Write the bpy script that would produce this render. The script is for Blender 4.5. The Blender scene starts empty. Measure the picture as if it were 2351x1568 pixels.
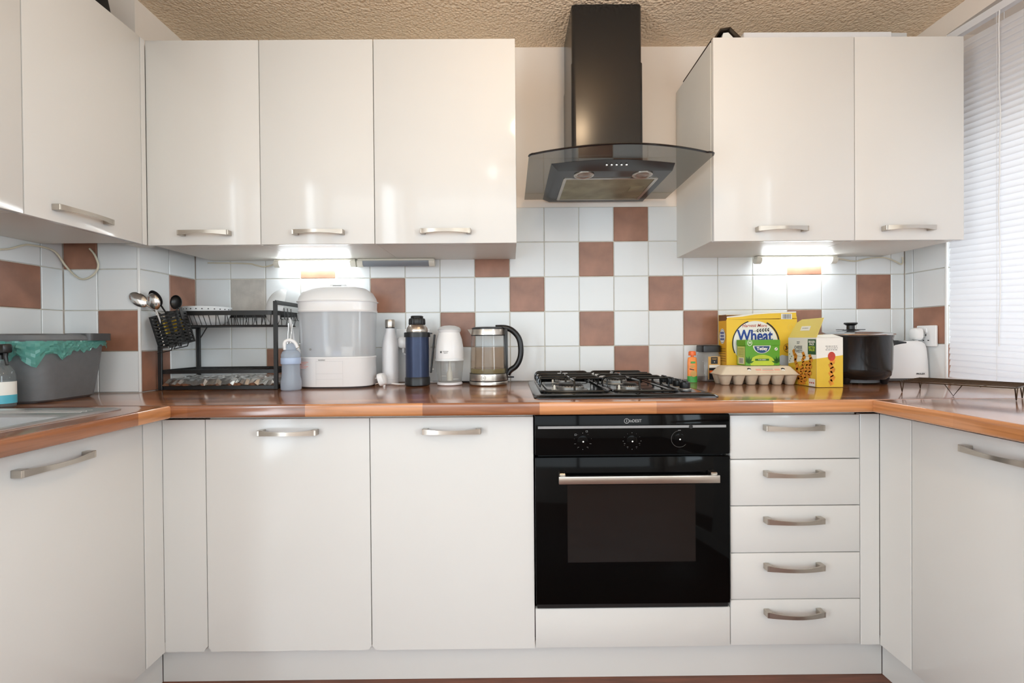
import bpy, bmesh, math, random
from mathutils import Vector, Matrix
random.seed(7)
PI = math.pi
R = math.radians
scn = bpy.context.scene
col = scn.collection

# ------------------------------------------------------------------ camera, world, lights, exposure
W = 0.885                       # worktop height; floor is z = 0, tiled back wall is y = 0
F, YAW, PITCH, ROLL = 1051.53, 0.00417, -0.00747, 0.00809
cam_data = bpy.data.cameras.new('camera')
cam_data.sensor_fit = 'HORIZONTAL'
cam_data.sensor_width = 36.0
cam_data.lens = F / 2351 * 36
cam_data.clip_start = 0.02
cam = bpy.data.objects.new('camera', cam_data)
col.objects.link(cam)
_A = Matrix(((math.cos(YAW), -math.sin(YAW), 0), (math.sin(YAW), math.cos(YAW), 0), (0, 0, 1)))
_B = Matrix(((1, 0, 0), (0, math.cos(PITCH), math.sin(PITCH)), (0, -math.sin(PITCH), math.cos(PITCH))))
_Rt = (_B @ _A).transposed()
_c, _s = math.cos(ROLL), math.sin(ROLL)
_r, _u, _f = _Rt @ Vector((_c, 0, -_s)), _Rt @ Vector((_s, 0, _c)), _Rt @ Vector((0, 1, 0))
cam.matrix_world = Matrix(((_r.x, _u.x, -_f.x, 0), (_r.y, _u.y, -_f.y, -1.97583), (_r.z, _u.z, -_f.z, W + 0.18712), (0, 0, 0, 1)))
scn.camera = cam

world = bpy.data.worlds.new('overcast_sky')
scn.world = world
world.use_nodes = True
wn = world.node_tree.nodes
wn.clear()
w_out = wn.new('ShaderNodeOutputWorld')
w_bg = wn.new('ShaderNodeBackground')
w_sky = wn.new('ShaderNodeTexSky')
w_sky.sky_type = 'NISHITA'
w_sky.sun_disc = False
w_sky.sun_elevation = R(40)
w_hs = wn.new('ShaderNodeHueSaturation')
w_hs.inputs['Saturation'].default_value = 0.3
w_bg.inputs['Strength'].default_value = 0.25
world.node_tree.links.new(w_sky.outputs[0], w_hs.inputs['Color'])
world.node_tree.links.new(w_hs.outputs[0], w_bg.inputs[0])
world.node_tree.links.new(w_bg.outputs[0], w_out.inputs[0])


def area(name, loc, rot, sx, sy, energy, color):
    l = bpy.data.lights.new(name, 'AREA')
    l.shape = 'RECTANGLE'
    l.size, l.size_y, l.energy, l.color = sx, sy, energy, color
    o = bpy.data.objects.new(name, l)
    o.location, o.rotation_euler = loc, rot
    col.objects.link(o)
    return o


# daylight outside the window with the blind (right wall); the three after it are unseen fill added behind the camera
area('daylight_window', (2.12, -0.95, 1.40), (0, R(90), 0), 1.0, 1.5, 7.5, (0.93, 0.97, 1.0))
area('fill_light_rear', (0.025, -3.48, 1.30), (R(90), 0, 0), 2.9, 1.1, 22, (0.80, 0.91, 1.0))
area('fill_light_right', (2.10, -2.62, 1.45), (0, R(90), 0), 1.3, 1.0, 46, (0.79, 0.91, 1.0))
area('fill_light_left', (-1.88, -2.62, 1.10), (0, R(-90), 0), 1.9, 1.0, 54, (0.79, 0.91, 1.0))

vs = scn.view_settings
scn.display_settings.display_device = 'sRGB'
vs.view_transform = 'Standard'
vs.look = 'None'
vs.exposure = 0.2
vs.gamma = 1.0
vs.use_curve_mapping = False
scn.cycles.max_bounces = 10
scn.cycles.transparent_max_bounces = 24
scn.cycles.sample_clamp_indirect = 6.0
scn.cycles.caustics_reflective = False
scn.cycles.caustics_refractive = False
scn.cycles.use_denoising = True


# ------------------------------------------------------------------ materials
def lin(c):
    return tuple((v / 255 / 12.92 if v / 255 <= 0.04045 else ((v / 255 + 0.055) / 1.055) ** 2.4) for v in c)


def newmat(name):
    m = bpy.data.materials.new(name)
    m.use_nodes = True
    n = m.node_tree.nodes
    n.clear()
    out = n.new('ShaderNodeOutputMaterial')
    return m, n, m.node_tree.links, out


def pm(name, rgb, rough=0.5, metal=0.0, vary=0.0, scale=8.0, coat=0.0, bump=0.0, bscale=200.0, alpha=None, ior=1.5, spec=0.5, stretch=(1, 1, 1), rvary=0.0):
    """principled material; colour given in sRGB 0-255; noise varies the colour and the relief"""
    m, n, L, out = newmat(name)
    b = n.new('ShaderNodeBsdfPrincipled')
    c = lin(rgb)
    b.inputs['Base Color'].default_value = (*c, 1)
    b.inputs['Roughness'].default_value = rough
    b.inputs['Metallic'].default_value = metal
    b.inputs['IOR'].default_value = ior
    b.inputs['Specular IOR Level'].default_value = spec
    b.inputs['Coat Weight'].default_value = coat
    b.inputs['Coat Roughness'].default_value = 0.05
    L.new(b.outputs[0], out.inputs[0])
    if vary or bump or rvary:
        tc = n.new('ShaderNodeTexCoord')
        mp = n.new('ShaderNodeMapping')
        mp.inputs['Scale'].default_value = stretch
        L.new(tc.outputs['Object'], mp.inputs[0])
    if vary or rvary:
        nz = n.new('ShaderNodeTexNoise')
        nz.inputs['Scale'].default_value = scale
        nz.inputs['Detail'].default_value = 4
        L.new(mp.outputs[0], nz.inputs['Vector'])
        if vary:
            cr = n.new('ShaderNodeValToRGB')
            cr.color_ramp.elements[0].position = 0.3
            cr.color_ramp.elements[1].position = 0.7
            cr.color_ramp.elements[0].color = (*[v * (1 - vary) for v in c], 1)
            cr.color_ramp.elements[1].color = (*[min(1, v * (1 + vary)) for v in c], 1)
            L.new(nz.outputs['Fac'], cr.inputs[0])
            L.new(cr.outputs[0], b.inputs['Base Color'])
        if rvary:
            mr = n.new('ShaderNodeMapRange')
            mr.inputs['To Min'].default_value = max(0, rough - rvary)
            mr.inputs['To Max'].default_value = min(1, rough + rvary)
            L.new(nz.outputs['Fac'], mr.inputs['Value'])
            L.new(mr.outputs[0], b.inputs['Roughness'])
    if bump:
        nb = n.new('ShaderNodeTexNoise')
        nb.inputs['Scale'].default_value = bscale
        nb.inputs['Detail'].default_value = 3
        L.new(mp.outputs[0], nb.inputs['Vector'])
        bp = n.new('ShaderNodeBump')
        bp.inputs['Strength'].default_value = bump
        bp.inputs['Distance'].default_value = 0.002
        L.new(nb.outputs['Fac'], bp.inputs['Height'])
        L.new(bp.outputs[0], b.inputs['Normal'])
    return m


def glassy(name, tint, rough=0.02, ior=1.45, body=0.0, body_rgb=(255, 255, 255)):
    """thin clear or smoked sheet: transparent tint, fresnel gloss, some milky body"""
    m, n, L, out = newmat(name)
    tr = n.new('ShaderNodeBsdfTransparent')
    tr.inputs[0].default_value = (*tint, 1)
    base = tr
    if body:
        df = n.new('ShaderNodeBsdfDiffuse')
        df.inputs[0].default_value = (*lin(body_rgb), 1)
        tl = n.new('ShaderNodeBsdfTranslucent')
        tl.inputs[0].default_value = (*lin(body_rgb), 1)
        ad = n.new('ShaderNodeMixShader')
        ad.inputs[0].default_value = 0.5
        L.new(df.outputs[0], ad.inputs[1])
        L.new(tl.outputs[0], ad.inputs[2])
        mx0 = n.new('ShaderNodeMixShader')
        mx0.inputs[0].default_value = body
        L.new(tr.outputs[0], mx0.inputs[1])
        L.new(ad.outputs[0], mx0.inputs[2])
        base = mx0
    gl = n.new('ShaderNodeBsdfGlossy')
    gl.inputs['Roughness'].default_value = rough
    lw = n.new('ShaderNodeLayerWeight')
    lw.inputs[0].default_value = 0.5
    pw = n.new('ShaderNodeMath')
    pw.operation = 'POWER'
    pw.inputs[1].default_value = 4.0
    L.new(lw.outputs['Facing'], pw.inputs[0])
    fr = n.new('ShaderNodeMapRange')
    fr.inputs['To Min'].default_value = ((ior - 1) / (ior + 1)) ** 2
    fr.inputs['To Max'].default_value = 0.75
    L.new(pw.outputs[0], fr.inputs['Value'])
    mx = n.new('ShaderNodeMixShader')
    L.new(fr.outputs[0], mx.inputs[0])
    L.new(base.outputs[0], mx.inputs[1])
    L.new(gl.outputs[0], mx.inputs[2])
    L.new(mx.outputs[0], out.inputs[0])
    return m


def emit(name, rgb, strength):
    m, n, L, out = newmat(name)
    e = n.new('ShaderNodeEmission')
    e.inputs[0].default_value = (*rgb, 1)
    e.inputs[1].default_value = strength
    L.new(e.outputs[0], out.inputs[0])
    return m


def wood(name, along_y):
    m, n, L, out = newmat(name)
    b = n.new('ShaderNodeBsdfPrincipled')
    b.inputs['Roughness'].default_value = 0.22
    b.inputs['Coat Weight'].default_value = 0.8
    b.inputs['Coat IOR'].default_value = 1.6
    b.inputs['Coat Roughness'].default_value = 0.12
    tc = n.new('ShaderNodeTexCoord')
    mp = n.new('ShaderNodeMapping')
    if along_y:
        mp.inputs['Rotation'].default_value = (0, 0, R(90))
    mp.inputs['Location'].default_value = (0.13, 0.008, 0)
    br = n.new('ShaderNodeTexBrick')
    br.offset, br.offset_frequency, br.squash = 0.37, 2, 1.0
    br.inputs['Color1'].default_value = (0, 0, 0, 1)
    br.inputs['Color2'].default_value = (1, 1, 1, 1)
    br.inputs['Mortar'].default_value = (0.4, 0.4, 0.4, 1)
    br.inputs['Scale'].default_value = 1.0
    br.inputs['Mortar Size'].default_value = 0.0
    br.inputs['Brick Width'].default_value = 0.34
    br.inputs['Row Height'].default_value = 0.042
    gm = n.new('ShaderNodeMapping')
    gm.inputs['Scale'].default_value = (60.0, 3.0, 60.0) if along_y else (3.0, 60.0, 60.0)
    nz = n.new('ShaderNodeTexNoise')
    nz.inputs['Scale'].default_value = 1.0
    nz.inputs['Detail'].default_value = 6
    nz.inputs['Distortion'].default_value = 0.6
    cr = n.new('ShaderNodeValToRGB')
    e = cr.color_ramp.elements
    e[0].position, e[0].color = 0.0, (*lin((134, 80, 48)), 1)
    e[1].position, e[1].color = 1.0, (*lin((204, 140, 88)), 1)
    k = cr.color_ramp.elements.new(0.5)
    k.color = (*lin((172, 108, 64)), 1)
    g2 = n.new('ShaderNodeValToRGB')
    g2.color_ramp.elements[0].position, g2.color_ramp.elements[0].color = 0.35, (0.66, 0.62, 0.58, 1)
    g2.color_ramp.elements[1].position, g2.color_ramp.elements[1].color = 0.62, (1.08, 1.08, 1.08, 1)
    mul = n.new('ShaderNodeMix')
    mul.data_type, mul.blend_type = 'RGBA', 'MULTIPLY'
    mul.inputs[0].default_value = 1.0
    L.new(tc.outputs['Object'], mp.inputs[0])
    L.new(mp.outputs[0], br.inputs[0])
    L.new(tc.outputs['Object'], gm.inputs[0])
    L.new(gm.outputs[0], nz.inputs[0])
    L.new(br.outputs['Color'], cr.inputs[0])
    L.new(nz.outputs['Fac'], g2.inputs[0])
    L.new(cr.outputs[0], mul.inputs[6])
    L.new(g2.outputs[0], mul.inputs[7])
    L.new(mul.outputs[2], b.inputs['Base Color'])
    L.new(b.outputs[0], out.inputs[0])
    return m


def artex():
    m, n, L, out = newmat('artex_ceiling_paint')
    b = n.new('ShaderNodeBsdfPrincipled')
    b.inputs['Base Color'].default_value = (*lin((246, 222, 192)), 1)
    b.inputs['Roughness'].default_value = 0.75
    tc = n.new('ShaderNodeTexCoord')
    vo = n.new('ShaderNodeTexVoronoi')
    vo.inputs['Scale'].default_value = 95
    nz = n.new('ShaderNodeTexNoise')
    nz.inputs['Scale'].default_value = 60
    nz.inputs['Detail'].default_value = 5
    ad = n.new('ShaderNodeMath')
    ad.operation = 'SUBTRACT'
    bp = n.new('ShaderNodeBump')
    bp.inputs['Strength'].default_value = 0.9
    bp.inputs['Distance'].default_value = 0.006
    L.new(tc.outputs['Object'], vo.inputs['Vector'])
    L.new(tc.outputs['Object'], nz.inputs['Vector'])
    L.new(nz.outputs['Fac'], ad.inputs[0])
    L.new(vo.outputs['Distance'], ad.inputs[1])
    L.new(ad.outputs[0], bp.inputs['Height'])
    L.new(bp.outputs[0], b.inputs['Normal'])
    L.new(b.outputs[0], out.inputs[0])
    return m


def slat_mat():
    m, n, L, out = newmat('blind_slat_white')
    d = n.new('ShaderNodeBsdfDiffuse')
    d.inputs[0].default_value = (0.83, 0.83, 0.85, 1)
    t = n.new('ShaderNodeBsdfTranslucent')
    t.inputs[0].default_value = (0.86, 0.86, 0.90, 1)
    x = n.new('ShaderNodeMixShader')
    x.inputs[0].default_value = 0.45
    L.new(d.outputs[0], x.inputs[1])
    L.new(t.outputs[0], x.inputs[2])
    L.new(x.outputs[0], out.inputs[0])
    return m


M = {}
M['door'] = pm('cream_gloss_door', (222, 219, 214), 0.11, vary=0.01, scale=2, spec=0.3)
M['carcass'] = pm('white_melamine', (222, 219, 211), 0.4, vary=0.015, scale=6)
M['steel'] = pm('brushed_steel', (190, 182, 172), 0.28, 1.0, vary=0.06, scale=30, stretch=(1, 1, 20))
M['chrome'] = pm('polished_steel', (205, 203, 200), 0.16, 1.0, vary=0.03, scale=10)
M['sinksteel'] = pm('sink_steel', (222, 222, 222), 0.38, 1.0, vary=0.04, scale=20)
M['wood_x'] = wood('oiled_stave_laminate', False)
M['wood_y'] = wood('oiled_stave_laminate_turned', True)
M['tile_w'] = pm('white_glazed_tile', (226, 228, 228), 0.20, vary=0.012, scale=5, bump=0.10, bscale=22)
M['tile_b'] = pm('brown_mottled_tile', (150, 106, 85), 0.32, vary=0.24, scale=11, bump=0.12, bscale=60)
M['tile_s'] = pm('grey_embossed_tile', (188, 182, 174), 0.45, vary=0.12, scale=24, bump=0.9, bscale=30)
M['grout'] = pm('cream_grout', (206, 200, 186), 0.85, vary=0.08, scale=40)
M['paint'] = pm('wall_paint', (244, 234, 224), 0.8, vary=0.012, scale=3, bump=0.05, bscale=300)
M['trimw'] = pm('white_trim_plastic', (232, 232, 230), 0.35, vary=0.01)
M['ceil'] = artex()
M['floor'] = pm('red_brown_laminate', (112, 66, 47), 0.35, vary=0.28, scale=6, stretch=(1.2, 14, 1))
M['black'] = pm('black_enamel', (14, 14, 14), 0.12, vary=0.05)
M['blackmatt'] = pm('black_powder_coat', (22, 22, 22), 0.42, vary=0.1, scale=40)
M['blackplastic'] = pm('black_plastic', (18, 18, 19), 0.35, vary=0.08, scale=30)
M['hoodblack'] = pm('satin_black_steel', (20, 20, 21), 0.24, 0.0, vary=0.08, scale=20, spec=0.6)
M['ovenglass'] = pm('black_oven_glass', (7, 7, 7), 0.06, vary=0.03, spec=0.1)
M['ovenwin'] = pm('oven_inner_window', (19, 19, 18), 0.12, vary=0.18, scale=7, stretch=(0.6, 1, 5))
M['ovengrey'] = pm('oven_grey_strip', (150, 148, 146), 0.4, vary=0.03)
M['print_g'] = pm('pale_grey_print', (176, 174, 170), 0.5, vary=0.02)
M['hoodglass'] = glassy('smoked_hood_glass', (0.60, 0.60, 0.59), 0.03, 1.5)
M['clear'] = glassy('clear_glass', (0.97, 0.98, 0.98), 0.02, 1.3)
M['pane'] = glassy('window_glass', (0.97, 0.98, 0.98), 0.0, 1.3)
M['jar'] = glassy('jar_glass', (0.95, 0.95, 0.94), 0.03, 1.45, 0.22, (236, 236, 234))
M['tub'] = glassy('steriliser_clear_plastic', (0.95, 0.97, 0.98), 0.10, 1.35, 0.66, (248, 250, 252))
M['frost_blue'] = glassy('frosted_blue_plastic', (0.86, 0.91, 0.96), 0.25, 1.35, 0.68, (214, 226, 240))
M['bluering'] = pm('pale_blue_plastic', (172, 192, 222), 0.35, vary=0.02)
M['water'] = glassy('kettle_water', (0.88, 0.79, 0.71), 0.02, 1.33, 0.08, (200, 172, 150))
M['scale'] = glassy('limescale_water', (0.82, 0.76, 0.56), 0.05, 1.33, 0.45, (198, 182, 138))
M['filter'] = pm('greasy_filter_mesh', (150, 140, 112), 0.45, 0.7, vary=0.25, scale=14, bump=0.5, bscale=500)
M['lens'] = pm('lamp_lens', (150, 132, 118), 0.25, 0.3, vary=0.1, scale=60)
M['alu'] = pm('burner_aluminium', (168, 166, 162), 0.35, 0.8, vary=0.1, scale=40)
M['white'] = pm('white_plastic', (236, 236, 236), 0.28, vary=0.01)
M['whitematt'] = pm('white_matt_metal', (230, 230, 233), 0.30, vary=0.01)
M['ivory'] = pm('ivory_plastic', (222, 218, 205), 0.4, vary=0.02)
M['tube_on'] = emit('lit_tube', (0.90, 0.97, 1.0), 23.0)
M['tube_off'] = glassy('unlit_tube_cover', (0.6, 0.62, 0.65), 0.2, 1.45, 0.75, (188, 194, 202))
M['navy'] = pm('navy_metallic', (44, 56, 84), 0.35, 0.35, vary=0.06, scale=40)
M['grey'] = pm('grey_plastic', (104, 106, 108), 0.45, vary=0.05, scale=60, bump=0.1, bscale=400)
M['darkgrey'] = pm('dark_grey_plastic', (78, 79, 80), 0.4, vary=0.05, scale=60)
M['liner'] = glassy('teal_bin_liner', (0.70, 0.92, 0.88), 0.12, 1.45, 0.66, (138, 224, 210))
M['foil'] = pm('crumpled_foil', (240, 238, 234), 0.30, 1.0, vary=0.1, scale=40, bump=1.0, bscale=45)
M['card'] = pm('egg_carton_pulp', (196, 182, 160), 0.9, vary=0.05, scale=30, bump=0.3, bscale=250)
M['cardlid'] = pm('egg_carton_lid', (222, 208, 184), 0.85, vary=0.03, scale=30, bump=0.2, bscale=250)
M['yellow'] = pm('cereal_yellow', (238, 196, 52), 0.4, vary=0.05, scale=3)
M['yelloworange'] = pm('cereal_side_orange', (232, 172, 44), 0.4, vary=0.08, scale=9)
M['kraft'] = pm('kraft_cardboard', (124, 82, 48), 0.85, vary=0.08, scale=20)
M['paper'] = pm('white_print', (236, 234, 226), 0.45, vary=0.01)
M['blackprint'] = pm('black_print', (28, 30, 34), 0.45, vary=0.02)
M['blueprint'] = pm('blue_print', (28, 66, 148), 0.4, vary=0.03)
M['redprint'] = pm('red_brown_print', (186, 74, 46), 0.45, vary=0.03)
M['pinkprint'] = pm('faded_red_print', (228, 172, 150), 0.6, vary=0.05, scale=60)
M['brownprint'] = pm('biscuit_print', (150, 88, 44), 0.5, vary=0.22, scale=60)
M['bowlprint'] = pm('milk_bowl_print', (198, 204, 214), 0.45, vary=0.08, scale=30)
M['green'] = pm('tea_box_green', (92, 160, 42), 0.35, vary=0.06, scale=14)
M['lime'] = pm('lime_print', (186, 206, 60), 0.4, vary=0.08, scale=20)
M['palelime'] = pm('pale_lime_print', (202, 206, 120), 0.5, vary=0.05, scale=40)
M['leafgreen'] = pm('leaf_green_print', (46, 104, 30), 0.4, vary=0.15, scale=40)
M['teablue'] = pm('tea_blue_print', (30, 74, 122), 0.4, vary=0.25, scale=9)
M['twyellow'] = pm('snack_box_yellow', (226, 190, 62), 0.42, vary=0.04, scale=6)
M['flapyellow'] = pm('flap_yellow', (228, 208, 112), 0.5, vary=0.04, scale=6)
M['twist'] = pm('pastry_print', (218, 142, 48), 0.5, vary=0.28, scale=70)
M['tomato'] = pm('tomato_print', (192, 62, 42), 0.45, vary=0.15, scale=60)
M['darkgreen'] = pm('dark_green_print', (44, 84, 54), 0.45, vary=0.03)
M['orange'] = pm('orange_pouch', (240, 142, 58), 0.35, vary=0.12, scale=40)
M['orangecap'] = pm('orange_cap', (240, 112, 46), 0.35, vary=0.03)
M['pouchgreen'] = pm('pouch_green', (66, 160, 70), 0.4, vary=0.1, scale=50)
M['amber'] = pm('amber_label', (206, 160, 84), 0.45, vary=0.05, scale=40)
M['coffee'] = pm('ground_coffee', (60, 38, 26), 0.8, vary=0.2, scale=200)
M['sprayliquid'] = glassy('spray_bottle_plastic', (0.7, 0.72, 0.72), 0.05, 1.45, 0.25, (205, 212, 214))
M['teal'] = pm('teal_label', (84, 176, 196), 0.4, vary=0.06, scale=30)
M['cable'] = pm('cream_cable', (214, 206, 184), 0.5, vary=0.03)
M['wire'] = pm('dark_wire', (70, 60, 50), 0.35, 0.8, vary=0.15, scale=60)
M['bakeware'] = pm('worn_bakeware', (70, 60, 50), 0.35, 0.7, vary=0.3, scale=30)
M['fabric'] = pm('black_fabric', (16, 16, 17), 0.9, vary=0.1, scale=60, bump=0.4, bscale=200)
M['lampglass'] = emit('warm_lamp_glass', (1.0, 0.72, 0.42), 3.0)
M['slat'] = slat_mat()
M['ceramic'] = pm('white_ceramic', (226, 229, 230), 0.14, vary=0.01)
M['chip'] = pm('chipboard_edge', (92, 72, 56), 0.9, vary=0.2, scale=80)
M['paving'] = pm('outside_paving', (150, 148, 142), 0.9, vary=0.1, scale=3)
M['pinktext'] = pm('faint_red_text', (232, 170, 164), 0.5, vary=0.03)
M['faint'] = pm('faint_grey_line', (202, 203, 204), 0.4, vary=0.02)
M['mid'] = pm('mid_grey_print', (130, 130, 128), 0.5, vary=0.02)
M['lidsilver'] = pm('pot_lid_glass', (150, 152, 154), 0.12, 0.85, vary=0.05, scale=10)

ORIGIN = {}


# ------------------------------------------------------------------ mesh building
class B:
    def __init__(self):
        self.bm = bmesh.new()

    def box(self, x0, x1, y0, y1, z0, z1, bev=0.0, seg=2, rot=None, piv=None):
        bm = self.bm
        vs_ = [bm.verts.new((x, y, z)) for x in (x0, x1) for y in (y0, y1) for z in (z0, z1)]
        q = [(0, 1, 3, 2), (4, 6, 7, 5), (0, 4, 5, 1), (2, 3, 7, 6), (0, 2, 6, 4), (1, 5, 7, 3)]
        fs = [bm.faces.new([vs_[i] for i in f]) for f in q]
        if bev:
            ed = list({e for f in fs for e in f.edges})
            r = bmesh.ops.bevel(bm, geom=ed, offset=bev, segments=seg, affect='EDGES', profile=0.5, clamp_overlap=True)
            vs_ = list({v for f in r['faces'] for v in f.verts} | {v for v in vs_ if v.is_valid})
        if rot is not None:
            bmesh.ops.rotate(bm, verts=vs_, cent=piv or ((x0 + x1) / 2, (y0 + y1) / 2, (z0 + z1) / 2), matrix=rot)
        return self

    def rings(self, rs, cap0=True, cap1=True, closed=True, loop=False):
        bm = self.bm
        V = [[bm.verts.new(p) for p in r] for r in rs]
        n = len(rs[0])
        pairs = list(zip(V, V[1:])) + ([(V[-1], V[0])] if loop else [])
        for a, b in pairs:
            for i in range(n if closed else n - 1):
                j = (i + 1) % n
                bm.faces.new((a[i], a[j], b[j], b[i]))
        if cap0 and not loop:
            bm.faces.new(list(reversed(V[0])))
        if cap1 and not loop:
            bm.faces.new(V[-1])
        return self

    def lathe(self, prof, seg=32, c=(0, 0, 0), cap0=True, cap1=True):
        rs = []
        for r, z in prof:
            r = max(r, 0.0002)
            rs.append([(c[0] + r * math.cos(2 * PI * i / seg), c[1] + r * math.sin(2 * PI * i / seg), c[2] + z) for i in range(seg)])
        return self.rings(rs, cap0, cap1)

    def sup(self, levels, n=4.0, seg=48, c=(0, 0, 0), cap0=True, cap1=True):
        """levels: (rx, ry, z) of super-ellipse rings"""
        rs = []
        for rx, ry, z in levels:
            r = []
            for i in range(seg):
                t = 2 * PI * i / seg
                ct, st = math.cos(t), math.sin(t)
                r.append((c[0] + rx * math.copysign(abs(ct) ** (2 / n), ct), c[1] + ry * math.copysign(abs(st) ** (2 / n), st), c[2] + z))
            rs.append(r)
        return self.rings(rs, cap0, cap1)

    def tube(self, pts, r, seg=8, loop=False):
        pts = [Vector(p) for p in pts]
        n = len(pts)
        rs = []
        up = None
        for i, p in enumerate(pts):
            if loop:
                t = (pts[(i + 1) % n] - pts[i - 1]).normalized()
            else:
                t = (pts[min(i + 1, n - 1)] - pts[max(i - 1, 0)]).normalized()
            if up is None:
                up = Vector((0, 0, 1)) if abs(t.z) < 0.9 else Vector((1, 0, 0))
            s = t.cross(up)
            if s.length < 1e-5:
                s = t.cross(Vector((1, 0.3, 0)))
            s.normalize()
            up = s.cross(t).normalized()
            rr = r[i] if isinstance(r, (list, tuple)) else r
            rs.append([tuple(p + s * rr * math.cos(2 * PI * k / seg) + up * rr * math.sin(2 * PI * k / seg)) for k in range(seg)])
        return self.rings(rs, True, True, True, loop)

    def bar(self, a, b, w, h):
        """flat bar between two points, w across (horizontal), h upright"""
        a, b = Vector(a), Vector(b)
        t = (b - a).normalized()
        up = Vector((0, 0, 1)) if abs(t.z) < 0.9 else Vector((0, 1, 0))
        s = t.cross(up).normalized()
        u = s.cross(t).normalized()
        rs = [[tuple(p + s * w / 2 * i + u * h / 2 * j) for i, j in ((-1, -1), (1, -1), (1, 1), (-1, 1))] for p in (a, b)]
        return self.rings(rs)

    def prism(self, poly, plane, d0, d1):
        f = {'xy': lambda a, b, d: (a, b, d), 'xz': lambda a, b, d: (a, d, b), 'yz': lambda a, b, d: (d, a, b)}[plane]
        return self.rings([[f(a, b, d0) for a, b in poly], [f(a, b, d1) for a, b in poly]])

    def poly(self, pts):
        self.bm.faces.new([self.bm.verts.new(p) for p in pts])
        return self

    def done(self, name, mat, parent=None, w=False, smooth=35, loc=None, rot=None):
        bm = self.bm
        bmesh.ops.recalc_face_normals(bm, faces=bm.faces)
        if w and parent is not None:
            bmesh.ops.translate(bm, verts=bm.verts, vec=-ORIGIN[parent.name])
        me = bpy.data.meshes.new(name)
        bm.to_mesh(me)
        bm.free()
        if smooth:
            me.shade_smooth()
            me.set_sharp_from_angle(angle=R(smooth))
        me.materials.append(M[mat] if isinstance(mat, str) else mat)
        return put(name, me, parent, loc, rot)


def put(name, me, parent=None, loc=None, rot=None):
    o = bpy.data.objects.new(name, me)
    col.objects.link(o)
    if parent is not None:
        o.parent = parent
        ORIGIN[o.name] = ORIGIN[parent.name].copy()
    else:
        ORIGIN[o.name] = Vector((0, 0, 0))
    if loc is not None:
        o.location = loc
    if rot is not None:
        o.rotation_euler = rot
    return o


def thing(name, label, cat, loc=(0, 0, 0), rotz=0.0, group=None):
    o = bpy.data.objects.new(name, None)
    col.objects.link(o)
    o.empty_display_size = 0.05
    o.location = loc
    o.rotation_euler = (0, 0, rotz)
    ORIGIN[o.name] = Vector(loc)
    o['label'] = label
    o['category'] = cat
    if group:
        o['group'] = group
    return o


def tag(o, label, cat, group=None):
    o['label'], o['category'] = label, cat
    if group:
        o['group'] = group
    return o


def struct(o, label=None):
    o['kind'] = 'structure'
    if label:
        o['label'] = label
    return o


def rrect(x0, x1, y0, y1, r, seg=5):
    out = []
    for cx, cy, a0 in ((x1 - r, y1 - r, 0), (x0 + r, y1 - r, 90), (x0 + r, y0 + r, 180), (x1 - r, y0 + r, 270)):
        for i in range(seg + 1):
            a = R(a0 + 90 * i / seg)
            out.append((cx + r * math.cos(a), cy + r * math.sin(a)))
    return out


def arc(cx, cy, r, a0, a1, n):
    return [(cx + r * math.cos(R(a0 + (a1 - a0) * i / n)), cy + r * math.sin(R(a0 + (a1 - a0) * i / n))) for i in range(n + 1)]


def bez(pts, n=8):
    """smooth path through the points (Catmull-Rom)"""
    P = [Vector(p) for p in pts]
    out = []
    for i in range(len(P) - 1):
        p0, p1, p2, p3 = P[max(i - 1, 0)], P[i], P[i + 1], P[min(i + 2, len(P) - 1)]
        for k in range(n):
            t = k / n
            out.append(0.5 * ((2 * p1) + (p2 - p0) * t + (2 * p0 - 5 * p1 + 4 * p2 - p3) * t * t + (3 * p1 - p0 - 3 * p2 + p3) * t ** 3))
    out.append(P[-1])
    return out


# flat print: polygons and lettering laid on a face frame (origin, u, v, normal)
class Face:
    def __init__(self, o, u, v):
        self.o, self.u, self.v = Vector(o), Vector(u).normalized(), Vector(v).normalized()
        self.n = self.u.cross(self.v).normalized()

    def at(self, a, b, layer=1):
        return self.o + self.u * a + self.v * b + self.n * (0.0003 * layer)


def pr(face, polys, name, mat, parent, layer=1):
    b = B()
    for p in polys:
        b.poly([face.at(x, y, layer) for x, y in p])
    bm = b.bm
    me = bpy.data.meshes.new(name)
    bm.to_mesh(me)
    bm.free()
    me.materials.append(M[mat])
    return put(name, me, parent)


def disc(cx, cy, rx, ry=None, n=32):
    ry = ry or rx
    return [(cx + rx * math.cos(2 * PI * i / n), cy + ry * math.sin(2 * PI * i / n)) for i in range(n)]


def rect(x0, x1, y0, y1):
    return [(x0, y0), (x1, y0), (x1, y1), (x0, y1)]


def ringp(cx, cy, r0, r1, a0=0, a1=360, n=40):
    out = []
    for i in range(n):
        a, b = R(a0 + (a1 - a0) * i / n), R(a0 + (a1 - a0) * (i + 1) / n)
        out.append([(cx + r0 * math.cos(a), cy + r0 * math.sin(a)), (cx + r1 * math.cos(a), cy + r1 * math.sin(a)),
                    (cx + r1 * math.cos(b), cy + r1 * math.sin(b)), (cx + r0 * math.cos(b), cy + r0 * math.sin(b))])
    return out


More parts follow.
